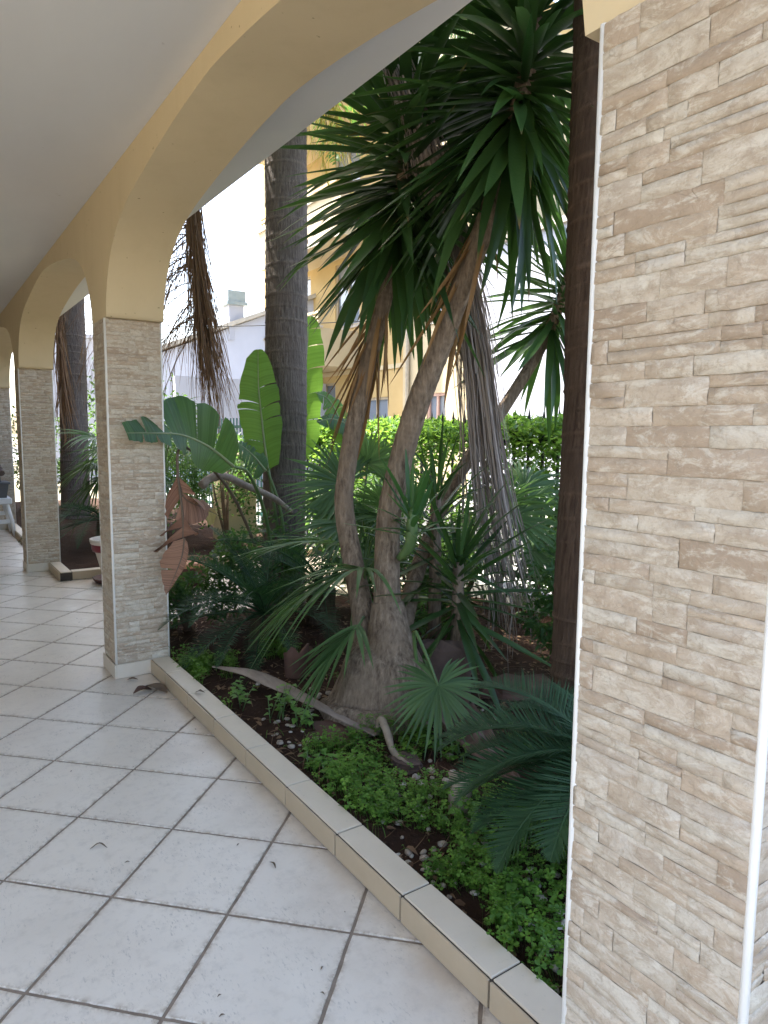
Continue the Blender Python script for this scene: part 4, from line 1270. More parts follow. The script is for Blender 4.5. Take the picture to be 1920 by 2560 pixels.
for hub, tip, L, up_ in (((2.36, 3.95, 1.17), (2.05, 4.05, 1.36), 0.46, (-0.3, -0.8, 0.6)), ((2.37, 3.95, 1.12), (2.02, 4.0, 1.08), 0.46, (-0.3, -0.6, 0.8)),
                         ((2.60, 4.05, 1.30), (2.60, 3.95, 1.60), 0.34, (-0.6, -0.8, 0.2)), ((2.56, 3.80, 1.05), (2.45, 3.70, 1.25), 0.34, (-0.6, -0.8, 0.3)),
                         ((2.30, 3.80, 0.93), (1.86, 3.95, 1.12), 0.46, (-0.2, -0.5, 0.9)), ((2.55, 3.7, 0.95), (2.3, 3.6, 1.0), 0.36, (-0.3, -0.4, 0.9)), ((2.75, 4.1, 1.2), (2.95, 3.9, 1.45), 0.36, (-0.5, -0.7, 0.4))):
    fan(T, hub, tip, L, 30, 115, 0.22, 0.030, up_, rs, pet=(c0, ((c0[0]+hub[0])/2, (c0[1]+hub[1])/2, hub[2]*0.65)))
T = thing('fan_palm', 'dark fan palm between the grey dead frond and the right palm trunk', 'fan palm', (3.25, 3.45, 0.04))
c0 = (3.25, 3.45, 0.2)
for hub, tip, L, up_ in (((3.15, 3.20, 0.98), (3.45, 3.05, 1.25), 0.42, (-0.5, -0.7, 0.5)), ((3.10, 3.25, 1.05), (2.95, 3.10, 1.35), 0.40, (-0.5, -0.7, 0.4)), ((3.2, 3.1, 0.80), (3.4, 2.85, 0.85), 0.42, (-0.2, -0.5, 0.9)),
                         ((3.0, 3.3, 0.8), (2.75, 3.2, 0.85), 0.4, (-0.2, -0.5, 0.9)), ((3.35, 3.3, 1.15), (3.6, 3.35, 1.35), 0.4, (-0.5, -0.6, 0.5))):
    fan(T, hub, tip, L, 28, 105, 0.25, 0.028, up_, rs, pet=(c0, ((c0[0]+hub[0])/2, (c0[1]+hub[1])/2, hub[2]*0.65)))
T = thing('fan_palm', 'small round green fan leaf nodding before the yucca foot', 'fan palm', (2.10, 2.66, 0.04))
fan(T, (2.0, 2.49, 0.325), (1.90, 2.36, 0.17), 0.29, 40, 165, 0.22, 0.026, (-0.50, -0.62, 0.62), rs, pet=((2.16, 2.80, 0.05), (2.06, 2.77, 0.50), (2.02, 2.62, 0.45)))
# drooping costapalmate fronds left of the yucca
T = thing('drooping_palm', 'drooping dark green palm fronds spilling left of the yucca foot', 'palm', (2.10, 3.45, 0.04))
def droopy(path, n, L, w, ang, vee, droop, endang=12, t0=0.25):
    o = MB(); pinnate(o, path, 1, 0.01, 0.001, t0=0.98, rad=0.011, rs=rs); st = o.build('stalk', 'rachis', T)
    P = spline(path, 20)
    for k in range(n):
        t = t0 + (1-t0)*(k+0.5)/n; u = t*19; i = min(18, int(u)); p = P[i].lerp(P[i+1], u-i); d = (P[i+1]-P[i]).normalized()
        side = d.cross(Vector((0, 0, 1))).normalized(); nz = side.cross(d)
        for s in (-1, 1):
            a = R(ang + (endang-ang)*t)*rs.uniform(0.85, 1.15); v = R(vee)
            dd = d*math.cos(a) + (side*(s*math.cos(v)) + nz*math.sin(v))*math.sin(a)
            m = MB(); m.cur = rs.random()
            m.strip(p, dd, nz, L*rs.uniform(0.85, 1.1)*(1 - 0.25*t), w, 7, droop*rs.uniform(0.5, 1.6)*(1.0 - 0.4*t), 0.5, start_w=0.3)
            m.build('leaflet', 'fan', st)
droopy([(2.10, 3.42, 0.15), (2.02, 3.18, 0.70), (1.94, 3.06, 0.80), (1.80, 3.08, 0.77), (1.66, 3.14, 0.69)], 15, 0.56, 0.034, 62, 10, 0.50, 8, 0.42)
droopy([(2.12, 3.5, 0.15), (2.14, 3.46, 0.75), (2.02, 3.42, 0.86), (1.88, 3.46, 0.89), (1.76, 3.52, 0.88)], 11, 0.46, 0.032, 66, 10, 0.35, 10, 0.45)
droopy([(2.08, 3.40, 0.1), (1.98, 3.12, 0.50), (1.86, 2.98, 0.52), (1.76, 2.96, 0.46), (1.68, 2.96, 0.38)], 11, 0.40, 0.028, 55, 8, 0.25, 8, 0.45)

# ================================================================== CYCADS
def cycad(base, h, fronds, label, seed, L=0.9, ll=0.14):
    T = thing('cycad', label, 'cycad', base)
    rs = random.Random(seed); b = Vector(base)
    mb, scar = trunk_mesh([b - Vector((0, 0, 0.05)), b + Vector((0, 0, h*0.5)), b + Vector((0.01, 0, h))], 0.11, 0.10, 0.03, 20, seed=seed, flare=0.1, ridge=0.10, irr=0.05)
    mb.build('trunk', 'palm_bark_brown', T)
    c = b + Vector((0, 0, h))
    for az, el, sag, ln in fronds:
        m = MB()
        pinnate(m, arch_path(c, az, el, L*ln, sag, 8), 78, ll, 0.0062, 68, 28, 0.06, 3, 0.10, 0.008, rs=rs, jit=0.04, endang=42, nrach=18)
        m.build('frond', 'cycad', T)
cycad((1.80, 1.36, 0.03), 0.44, [(R(a), R(e), R(s), l) for a, e, s, l in ((137, 6, 38, 1.0), (115, 22, 52, 1.15), (96, 40, 62, 1.15), (148, -12, 30, 0.9), (172, 6, 66, 0.95), (128, 38, 78, 1.1), (106, 8, 45, 1.1), (150, 30, 80, 1.0), (80, 25, 60, 1.2), (195, 20, 75, 0.8), (60, 40, 70, 1), (20, 40, 70, 1), (-40, 40, 70, 0.8), (120, -4, 40, 1.0), (160, -20, 30, 0.8))],
      'dark green cycad whose feathery fronds reach out from behind the near pillar', 61, 0.56, 0.150)
cycad((1.98, 4.40, 0.03), 0.22, [(R(a), R(e), R(s), l) for a, e, s, l in ((100, 65, 50, 1.1), (140, 60, 60, 1.1), (190, 45, 75, 1.0), (225, 25, 60, 1.0), (260, 30, 70, 0.9), (60, 60, 60, 1.1), (20, 45, 70, 1.0), (300, 30, 70, 0.8), (165, 20, 55, 1.0), (210, 55, 85, 1.0), (240, 5, 40, 0.9), (-20, 40, 70, 1), (175, 70, 70, 1.1), (235, 60, 80, 1.0), (270, 62, 75, 1.0), (150, 38, 70, 1.0), (205, 8, 40, 1.0))],
      'shaded cycad growing in the dark corner beside the middle pillar', 62, 0.85, 0.14)
cycad((2.55, 4.62, 0.03), 0.30, [(R(a), R(e), R(s), l) for a, e, s, l in ((100, 55, 60, 1.1), (150, 50, 65, 1.1), (190, 35, 75, 1.1), (230, 45, 70, 1.1), (260, 30, 60, 1.0), (290, 55, 70, 1.1), (210, 65, 70, 1.1), (175, 60, 60, 1.1), (330, 45, 70, 1.0), (60, 45, 70, 1.0), (245, 10, 45, 1.0), (10, 50, 70, 1.0))],
      'second dark cycad between the ringed palm foot and left yucca trunk', 64, 0.9, 0.15)
cycad((2.0, 9.3, 0.05), 0.35, [(R(a), R(e), R(s), l) for a, e, s, l in ((180, 30, 75, 1.1), (210, 15, 70, 1.1), (240, 30, 75, 1.1), (270, 20, 70, 1.1), (150, 40, 75, 1.1), (300, 35, 75, 1.1), (225, 45, 80, 1.1), (195, 50, 80, 1.0), (255, 5, 55, 1.1), (330, 40, 75, 1.0), (60, 40, 70, 1.0), (170, 5, 50, 1.0))],
      'cycad with drooping fronds behind the far pillar and red banded pot', 63, 1.0, 0.16)
T = thing('fan_palm', 'fan palm rising behind the far cycad between the two left pillars', 'fan palm', (2.5, 10.0, 0.05))
for k in range(9):
    a = R(120 + 26*k); hub = Vector((2.5 + 0.45*math.cos(a), 10.0 + 0.45*math.sin(a), 1.15 + 0.28*math.sin(k*1.7)))
    fan(T, hub, hub + Vector((math.cos(a)*0.5, math.sin(a)*0.5, -0.05 + 0.3*math.sin(k*1.7))), 0.62, 26, 110, 0.45, 0.035, (-0.3*math.cos(a), -0.3*math.sin(a), 1), rs, pet=((2.5, 10.0, 0.3), (2.5 + 0.2*math.cos(a), 10 + 0.2*math.sin(a), 0.9)))
T = thing('fan_palm', 'spiky palm leaves just right of the middle pillar before the white house', 'fan palm', (2.35, 7.95, 0.1))
for k in range(9):
    a = R(40*k + 10); hub = Vector((2.35 + 0.3*math.cos(a), 7.95 + 0.3*math.sin(a), 1.55 + 0.25*math.sin(k*2.1)))
    fan(T, hub, hub + Vector((math.cos(a)*0.5, math.sin(a)*0.5, 0.15 + 0.3*math.sin(k*2.1))), 0.5, 18, 100, 0.55, 0.022, (-0.3*math.cos(a), -0.3*math.sin(a), 1), rs, matn='shrub', pet=((2.35, 7.95, 0.1), (2.35, 7.95, 1.0)))

# ================================================================== STRELITZIA
def big_leaf(parent, mid, wmax, nrm, matn, tears=(), droop=0.25, seed=1, name='leaf_blade', prof=None, ragged=0.0, lean=0.55, t0=0.0, rib=0.012, ribmat='stalk_pale', lobes=None, gap=0.008, sides=(1.0, 1.0)):
    # paddle leaf: a midrib with torn lobes on each side
    rs = random.Random(seed)
    P = spline(mid, 41); nv = Vector(nrm)
    prof = prof or (lambda t: (math.sin(math.pi*min(1, max(0, t))**0.75)**0.55))
    out = MB(); out.tube([P[k] for k in range(0, 41, 2)], [rib*(1 - 0.8*k/40) for k in range(0, 41, 2)], 6)
    ro = out.build('midrib', ribmat, parent)
    lobes = lobes or ((0.0, 0.22, 0.35, 0.52, 0.63, 0.8, 1.0), (0.0, 0.3, 0.44, 0.58, 0.72, 0.86, 1.0))
    for s, tl in zip((-1, 1), lobes):
        for a, b in zip(tl, tl[1:]):
            m = MB(); m.cur = rs.random()
            tw = rs.uniform(-0.25, 0.25)*ragged; dr = droop*rs.uniform(0.6, 1.5); nA, nB = 6, 6
            sc = 1 - ragged*rs.uniform(0, 0.35)
            grid = []
            for i in range(nA + 1):
                t = a + (b - a)*i/nA
                u = t*40; k = min(39, int(u)); p = P[k].lerp(P[k+1], u-k); d = (P[k+1]-P[k]).normalized()
                side = d.cross(nv).normalized()*s; nz = nv - d*nv.dot(d); nz.normalize()
                W = wmax*prof(t)*sc*sides[0 if s < 0 else 1]
                # pull the ends of a lobe together so a tear opens outwards
                mm = (i/nA - 0.5)
                row = []
                for j in range(nB + 1):
                    q = j/nB
                    fw = lean*W*q*(1 - 0.3*q)
                    pt = p + side*(W*q*(1 - 0.12*ragged*abs(mm)*q)) + d*(fw - mm*gap*2*q*(b-a)*8*0.5) + nz*(0.10*W*math.sin(q*math.pi*0.6) + tw*W*q*mm*2) + Vector((0, 0, -dr*W*q*q))
                    pt += nz*(0.004*math.sin(t*150)*q + (0.010*math.sin(t*46 + q*3)*q if ragged > 1 else 0) + ragged*0.10*W*q*noise.noise(Vector((t*7 + seed, q*2.5, s*3.0)))) + side*(0.10*W*q*q*noise.noise(Vector((t*14 + seed*2, 0.5, s)))) + d*(ragged*0.06*W*q*noise.noise(Vector((t*23, seed, q))))
                    row.append(m.vert(pt, t))
                grid.append(row)
            for i in range(nA):
                for j in range(nB):
                    m.face((grid[i][j], grid[i+1][j], grid[i+1][j+1], grid[i][j+1]), True)
            m.build(name, matn, ro)
    return ro
T = thing('giant_strelitzia', 'giant strelitzia with torn paddle leaves around the ringed palm trunk', 'strelitzia', (2.62, 5.25, 0.05))
def stalk(pts, r=0.02, matn='rachis'):
    m = MB(); m.tube(spline(pts, 14), [r*(1 - 0.4*k/13) for k in range(14)], 8); return m.build('petiole', matn, T)
stalk([(2.55, 5.25, 0.0), (2.50, 5.25, 0.6), (2.43, 5.30, 1.22)])
big_leaf(T, [(2.43, 5.30, 1.20), (2.43, 5.38, 1.46), (2.43, 5.44, 1.72), (2.43, 5.48, 1.92), (2.44, 5.50, 2.20)], 0.185, (-0.50, -0.82, 0.05), 'strelitzia', droop=0.08, seed=2, lean=0.48, lobes=((0.0, 0.22, 0.46, 0.50, 0.53, 1.0), (0.0, 0.38, 0.48, 0.70, 1.0)), prof=lambda t: 0.55 + 0.45*math.sin(math.pi*min(1, t*1.1)) if t < 0.93 else 0.55 - (t-0.93)*5, ragged=0.4)
stalk([(2.75, 5.45, 0.0), (2.9, 5.7, 0.6), (2.99, 5.84, 1.22)])
big_leaf(T, [(2.98, 5.84, 1.23), (3.05, 5.90, 1.54), (3.12, 5.97, 1.97), (3.19, 6.04, 2.37), (3.25, 6.09, 2.64)], 0.20, (-0.50, -0.82, 0.05), 'strelitzia', droop=0.05, seed=3, lean=0.4, ragged=0.4)
stalk([(2.75, 5.25, 0.0), (3.05, 5.2, 0.7), (3.10, 5.18, 1.40)])
big_leaf(T, [(3.10, 5.18, 1.40), (3.06, 5.24, 1.65), (2.98, 5.27, 1.80), (2.86, 5.27, 1.85)], 0.11, (-0.2, -0.75, 0.65), 'strelitzia', droop=0.3, seed=4, lean=0.3)
big_leaf(T, [(3.22, 5.0, 1.35), (3.12, 5.1, 1.55), (2.96, 5.15, 1.63), (2.80, 5.15, 1.60)], 0.10, (-0.2, -0.7, 0.7), 'strelitzia_shade', droop=0.4, seed=14, lean=0.3)
stalk([(2.55, 5.2, 0.0), (2.5, 5.2, 0.8), (2.39, 5.22, 1.20)])
big_leaf(T, [(2.39, 5.26, 1.20), (2.30, 5.25, 1.30), (2.22, 5.23, 1.37), (2.13, 5.21, 1.43)], 0.13, (-0.3, -0.7, 0.6), 'strelitzia_shade', droop=0.45, seed=5, lean=0.3, ragged=0.3)
# the near leaf that bends across the middle pillar
stalk([(2.45, 5.15, 0.0), (2.30, 5.05, 0.8), (2.05, 4.80, 1.20), (1.87, 4.65, 1.27)], 0.018)
big_leaf(T, [(1.87, 4.65, 1.27), (1.66, 4.56, 1.41), (1.43, 4.42, 1.49), (1.21, 4.29, 1.50), (1.04, 4.21, 1.50)], 0.30, (-0.42, -0.84, 0.34), 'strelitzia_shade', droop=0.06, seed=6, lean=0.45, ragged=0.5, sides=(0.62, 1.0), gap=0.016,
         lobes=((0.0, 0.45, 0.60, 0.72, 0.84, 1.0), (0.0, 0.20, 0.36, 0.46, 0.58, 0.80, 1.0)), prof=lambda t: 0.25 + 0.75*math.sin(math.pi*min(1.0, 0.12 + t*1.15)) if t < 0.72 else 0.42 - (t-0.72)*0.5)
# dried brown leaf hanging on the pillar corner
T = thing('dried_leaf', 'dried brown strelitzia leaf hanging limp beside the middle pillar', 'dried leaf', (1.34, 4.22, 0.54))
m = MB(); m.tube(spline([(1.345, 4.18, 0.86), (1.355, 4.21, 1.02), (1.34, 4.23, 1.25), (1.40, 4.38, 1.40), (1.60, 4.66, 1.36), (2.0, 4.95, 1.0), (2.45, 5.2, 0.1)], 26), [0.007, 0.008, 0.009, 0.011, 0.014], 7); m.build('stalk', 'stalk_brown', T)
taper_ = lambda t: (0.55 + 0.45*math.sin(math.pi*min(1, t*1.25))) if t < 0.55 else max(0.04, 0.93*(1 - (t - 0.55)/0.45)**0.8)
big_leaf(T, [(1.350, 4.165, 0.865), (1.325, 4.14, 0.765), (1.275, 4.125, 0.655), (1.215, 4.12, 0.535)], 0.125, (-0.50, -0.85, 0.1), 'dry_leaf', droop=0.0, seed=8, lean=0.40, ragged=1.05, sides=(0.42, 1.0), gap=0.004, rib=0.006, ribmat='stalk_brown', name='dry_lobe', lobes=((0.0, 1.0), (0.0, 0.58, 1.0)), prof=taper_)
big_leaf(T, [(1.358, 4.205, 1.00), (1.352, 4.19, 0.94), (1.347, 4.175, 0.87)], 0.20, (-0.45, -0.85, 0.25), 'dry_leaf', droop=0.25, seed=18, lean=0.55, ragged=1.05, sides=(0.55, 1.0), gap=0.02, rib=0.006, ribmat='stalk_brown', name='dry_lobe', lobes=((0.0, 1.0), (0.0, 0.55, 1.0)), prof=lambda t: 0.75 + 0.25*t)
T = thing('dried_leaf', 'folded yellowing dead leaf above the hanging brown one', 'dried leaf', (1.36, 4.26, 1.0))
big_leaf(T, [(1.33, 4.22, 1.255), (1.35, 4.22, 1.17), (1.38, 4.22, 1.10), (1.47, 4.25, 1.05), (1.58, 4.30, 1.03)], 0.12, (-0.35, -0.80, 0.45), 'dry_leaf', droop=0.5, seed=9, lean=0.6, ragged=0.8, gap=0.014, rib=0.007, ribmat='stalk_brown', name='dry_lobe', lobes=((0.0, 0.35, 0.7, 1.0), (0.0, 0.4, 1.0)))
big_leaf(T, [(1.36, 4.25, 1.10), (1.45, 4.28, 1.06), (1.56, 4.33, 1.01), (1.64, 4.37, 0.97)], 0.085, (-0.3, -0.8, 0.5), 'dry_yellow', droop=0.4, seed=10, lean=0.5, ragged=0.6, rib=0.006, ribmat='stalk_brown', name='dry_lobe', lobes=((0.0, 0.5, 1.0), (0.0, 0.5, 1.0)))
mb = MB(); mb.tube(spline([(1.70, 4.84, 1.13), (1.78, 4.87, 1.18), (1.90, 4.90, 1.19), (2.09, 4.97, 1.11), (2.40, 5.15, 0.99), (2.62, 5.28, 0.85)], 20), [0.03, 0.034, 0.03, 0.028, 0.03, 0.033, 0.03, 0.028, 0.028, 0.027, 0.027, 0.027, 0.026, 0.026, 0.026, 0.025, 0.025, 0.025, 0.024, 0.024], 10, jitter=0.08)
top(mb, 'dry_branch', 'spathe', 'grey dry stalk leaning left from the ringed palm trunk', 'branch', (2.62, 5.28, 0.85))

# ================================================================== GARDEN BED
from mathutils.bvhtree import BVHTree
_sv = [v.co.copy() for v in SOIL.data.vertices]; _sf = [tuple(p.vertices) for p in SOIL.data.polygons]
_bvh = BVHTree.FromPolygons(_sv, _sf)
def gz(x, y):
    h = _bvh.ray_cast(Vector((x, y, 2)), Vector((0, 0, -1)))
    return h[0].z if h[0] else 0.04

def clover():
    rs = random.Random(15); mb = MB()
    def plant(x, y, s, h):
        z = gz(x, y); mb.cur = rs.random()
        a0 = rs.uniform(0, 6.28); lx, ly = rs.uniform(-.4, .4), rs.uniform(-.4, .4)
        c = Vector((x + lx*h, y + ly*h, z + h))
        sx = Vector((0.0012, 0.0008, 0))
        mb.face((mb.vert((x, y, z - .01)), mb.vert(Vector((x, y, z - .01)) + sx*2), mb.vert(c + sx), mb.vert(c)))
        tiltv = Vector((rs.uniform(-.5, .5), rs.uniform(-.5, .5), 1)).normalized()
        e1 = tiltv.cross(Vector((math.cos(a0), math.sin(a0), 0))).normalized(); e2 = tiltv.cross(e1)
        for k in range(3):
            a = k*2.0944; d = e1*math.cos(a) + e2*math.sin(a); sd = tiltv.cross(d)
            p1 = c + d*s*0.62 + sd*s*0.48 + tiltv*s*0.10; p2 = c + d*s*1.0 + sd*s*0.22; pm = c + d*s*0.80 - tiltv*s*0.05; p3 = c + d*s*1.0 - sd*s*0.22; p4 = c + d*s*0.62 - sd*s*0.48 + tiltv*s*0.10
            ic, i1, i2, im, i3, i4 = (mb.vert(q) for q in (c, p1, p2, pm, p3, p4))
            mb.face((ic, i1, i2, im)); mb.face((ic, im, i3, i4))
    n = 0
    while n < 6400:
        y = rs.uniform(0.3, 4.3); x = 1.29 + rs.random()**1.4*(1.0 if y < 2.6 else 0.75)
        d = noise.noise(Vector((x*2.6, y*2.6, 1.7))) + 0.45*noise.noise(Vector((x*7, y*7, 4.0)))
        edge = 0.55 if x < 1.75 else 0.1
        lim = -0.12 if (y < 2.75 and x < 1.95) else 0.12
        if 2.75 < y < 3.6 and x < 1.95: lim = 0.30
        if (x - 2.0)**2 + (y - 3.0)**2 < 0.10: continue
        if x < 1.345 and rs.random() < 0.72: continue
        if d < lim: continue
        plant(x, y, rs.choice((rs.uniform(0.008, 0.013), rs.uniform(0.011, 0.021))), rs.uniform(0.012, 0.10)*(0.5 + min(1, max(0.2, d + 0.35))))
        n += 1
    o = mb.build('clover', 'clover'); o['kind'] = 'stuff'; o['label'] = 'low green clover carpeting the soil behind the kerb'
    # grassy blades between
    gb = MB()
    for k in range(900):
        y = rs.uniform(0.4, 4.2); x = rs.uniform(1.31, 2.4)
        if noise.noise(Vector((x*3, y*3, 9.0))) < 0.0: continue
        gb.cur = rs.random(); a = rs.uniform(0, 6.28)
        gb.strip((x, y, gz(x, y) - 0.005), (math.cos(a)*0.6, math.sin(a)*0.6, 1), (math.cos(a), math.sin(a), 0.3), rs.uniform(0.05, 0.13), 0.004, 3, 0.6)
    o = gb.build('grass', 'clover'); o['kind'] = 'stuff'; o['label'] = 'thin grass blades among the clover'
    lb = MB()
    for k in range(4200):
        y = rs.uniform(0.3, 5.2); x = rs.uniform(1.3, 4.0); z = gz(x, y) + rs.uniform(0.001, 0.012); a = rs.uniform(0, 6.28)
        lb.cur = rs.random()
        if rs.random() < 0.5:
            lb.strip((x, y, z), (math.cos(a), math.sin(a), rs.uniform(-.05, .2)), (0, 0, 1), rs.uniform(0.05, 0.22), rs.uniform(0.002, 0.006), 3, 0.05, curl=rs.uniform(-.3, .3))
        else:
            lb.strip((x, y, z), (math.cos(a), math.sin(a), rs.uniform(0, .4)), (rs.uniform(-.5, .5), rs.uniform(-.5, .5), 1), rs.uniform(0.02, 0.06), rs.uniform(0.01, 0.025), 3, 0.3, 0.3)
    o = lb.build('leaf_litter', 'dead_brown'); o['kind'] = 'stuff'; o['label'] = 'brown leaf litter strewn over the soil'
clover()

def pebbles():
    rs = random.Random(33); ms = []
    for k in range(5):
        mb = MB(); n1, n2 = 5, 8; rows = []
        ax = (rs.uniform(.8, 1.2), rs.uniform(.55, .9), rs.uniform(.4, .6))
        for i in range(1, n1):
            th = math.pi*i/n1; row = []
            for j in range(n2):
                ph = 2*math.pi*j/n2; q = 1 + rs.uniform(-.12, .12)
                row.append(mb.vert((ax[0]*q*math.sin(th)*math.cos(ph), ax[1]*q*math.sin(th)*math.sin(ph), ax[2]*math.cos(th)*q)))
            rows.append(row)
        t, b = mb.vert((0, 0, ax[2])), mb.vert((0, 0, -ax[2]))
        for j in range(n2):
            mb.face((t, rows[0][j], rows[0][(j+1) % n2]), True); mb.face((b, rows[-1][(j+1) % n2], rows[-1][j]), True)
        for r0, r1 in zip(rows, rows[1:]):
            for j in range(n2): mb.face((r0[j], r1[j], r1[(j+1) % n2], r0[(j+1) % n2]), True)
        ms.append(mb.mesh('pebble', 'pebble'))
    n = 0
    spots = [(1.45, 1.35, .22), (1.6, 1.6, .25), (1.75, 1.75, .3), (1.65, 2.25, .2), (1.55, 2.05, .2), (1.48, 3.0, .2), (1.6, 1.3, .3), (1.8, 1.5, .3), (1.9, 2.2, .35), (1.5, 1.0, .2), (1.7, 3.3, .25), (2.3, 2.5, .3), (1.38, 1.75, .08)]
    while n < 230:
        cx, cy, sp = rs.choice(spots); x = rs.gauss(cx, sp*0.55); y = rs.gauss(cy, sp*0.8)
        if x < 1.31 or y < 0.5: continue
        s = rs.uniform(0.008, 0.021)
        o = put('pebble', rs.choice(ms), None, Matrix.Translation((x, y, gz(x, y) + s*0.2)) @ Matrix.Rotation(rs.uniform(0, 6.28), 4, 'Z') @ Matrix.Rotation(rs.uniform(-.4, .4), 4, 'X') @ Matrix.Scale(s, 4))
        tag(o, 'small pale pebble lying in the planted bed', 'pebble', 'pale pebbles in the bed')
        n += 1
pebbles()

def trough(path, widths, depth, matn, name, label, cat, curl=1.0, seed=1, thick=0.006):
    # boat shaped palm spathe: a curved trough with real thickness
    P = spline(path, 26); W = lerp_list(widths, 26); mb = MB(); rs = random.Random(seed)
    inner, outer = [], []
    for i, p in enumerate(P):
        d = (P[min(i+1, 25)] - P[max(i-1, 0)]).normalized(); side = d.cross(Vector((0, 0, 1))).normalized(); nz = side.cross(d)
        ri, ro_ = [], []
        for k in range(9):
            a = (k/8 - 0.5)*2
            q = p + side*(a*W[i]*0.5) + nz*(depth*(W[i]/max(widths))*(a*a)*curl) + nz*rs.uniform(-.0015, .0015)
            ri.append(mb.vert(q + nz*thick)); ro_.append(mb.vert(q - nz*thick*0.6))
        inner.append(ri); outer.append(ro_)
    for i in range(25):
        for k in range(8):
            mb.face((inner[i][k], inner[i][k+1], inner[i+1][k+1], inner[i+1][k]), True)
            mb.face((outer[i][k+1], outer[i][k], outer[i+1][k], outer[i+1][k+1]), True)
        mb.face((outer[i][0], inner[i][0], inner[i+1][0], outer[i+1][0])); mb.face((inner[i][8], outer[i][8], outer[i+1][8], inner[i+1][8]))
    for e in (0, 25):
        for k in range(8):
            q = (inner[e][k], outer[e][k], outer[e][k+1], inner[e][k+1]); mb.face(q if e else tuple(reversed(q)))
    return top(mb, name, matn, label, cat, P[0])
trough([(1.41, 3.88, 0.13), (1.53, 3.64, 0.15), (1.60, 3.38, 0.14), (1.66, 3.10, 0.12), (1.71, 2.86, 0.10), (1.77, 2.66, 0.08)], [0.012, 0.085, 0.115, 0.085, 0.06, 0.05, 0.04], -0.012, 'spathe', 'palm_spathe', 'long grey brown palm spathe lying on the soil behind the kerb', 'spathe', 1.0, 1, 0.0035)
trough([(2.12, 2.66, 0.20), (2.08, 2.52, 0.11), (2.03, 2.33, 0.09), (1.98, 2.10, 0.09), (1.95, 1.82, 0.08)], [0.10, 0.22, 0.17, 0.085, 0.05, 0.03], 0.11, 'sheath', 'palm_sheath', 'boat shaped brown palm sheath lying open before the round fan leaf', 'sheath', 1.0, 2, 0.008)
trough([(2.19, 2.50, 0.18), (2.14, 2.34, 0.12), (2.07, 2.15, 0.08), (2.0, 1.95, 0.07)], [0.05, 0.075, 0.06, 0.03], 0.03, 'sheath', 'palm_sheath', 'narrow fibrous palm sheath leaning on the boat shaped one', 'sheath', 1.0, 3, 0.008)
mb, sc = trunk_mesh([(1.69, 1.96, -0.02), (1.715, 1.985, 0.09), (1.735, 2.01, 0.17)], 0.036, 0.040, 0.05, 16, seed=8, flare=0.25, ridge=0.08, irr=0.2)
top(mb, 'cut_stump', 'cutwood', 'short pale cut stump standing among clover and pebbles', 'stump', (1.70, 1.97, 0.0))
mb = MB(); mb.tube(spline([(1.80, 2.70, 0.06), (1.79, 2.66, 0.15), (1.77, 2.58, 0.12), (1.74, 2.48, 0.07), (1.74, 2.36, 0.06)], 16), [0.012, 0.018, 0.019, 0.018, 0.014, 0.008], 9, jitter=0.14)
top(mb, 'driftwood', 'cutwood', 'curved piece of grey wood sticking up from the clover', 'wood', (1.78, 2.6, 0.04))
def rock(loc, sx, sy, sz, label, matn, seed, rot=0.0, name='rock'):
    rs = random.Random(seed); mb = MB(); L = Vector(loc); rows = []; n1, n2 = 7, 9
    for i in range(n1 + 1):
        th = math.pi*i/n1; row = []
        for j in range(n2):
            ph = 2*math.pi*j/n2
            v = Vector((math.sin(th)*math.cos(ph), math.sin(th)*math.sin(ph), math.cos(th)))
            m_ = max(abs(v.x), abs(v.y), abs(v.z)); v = v*(0.55 + 0.45/m_)
            v *= 1 + 0.34*noise.noise(v*1.9 + Vector((seed, 0, 0))) + 0.12*noise.noise(v*5 + Vector((seed, 2, 0)))
            x, y = v.x*sx, v.y*sy
            row.append(mb.vert((L.x + x*math.cos(rot) - y*math.sin(rot), L.y + x*math.sin(rot) + y*math.cos(rot), L.z + v.z*sz)))
        rows.append(row)
    for r0, r1 in zip(rows, rows[1:]):
        for j in range(n2): mb.face((r0[j], r1[j], r1[(j+1) % n2], r0[(j+1) % n2]), False)
    return top(mb, name, matn, label, 'rock', (loc[0], loc[1], loc[2] - sz))
rock((2.38, 2.98, 0.17), 0.20, 0.05, 0.19, 'flat brown rock slab leaning right of the yucca foot', 'rock', 3, R(-35))
rock((1.66, 2.86, 0.02), 0.12, 0.15, 0.05, 'low reddish earth mound below the long spathe', 'shard', 4)
rock((1.76, 2.42, 0.03), 0.06, 0.09, 0.04, 'dark mossy stone behind the curved wood', 'rock', 6)
rock((2.75, 2.72, 0.06), 0.20, 0.10, 0.10, 'rust coloured rock under the young yucca leaves', 'shard', 7, R(-30))
rock((2.55, 2.15, 0.07), 0.18, 0.12, 0.08, 'reddish rock half hidden by the cycad fronds', 'shard', 9, R(20))
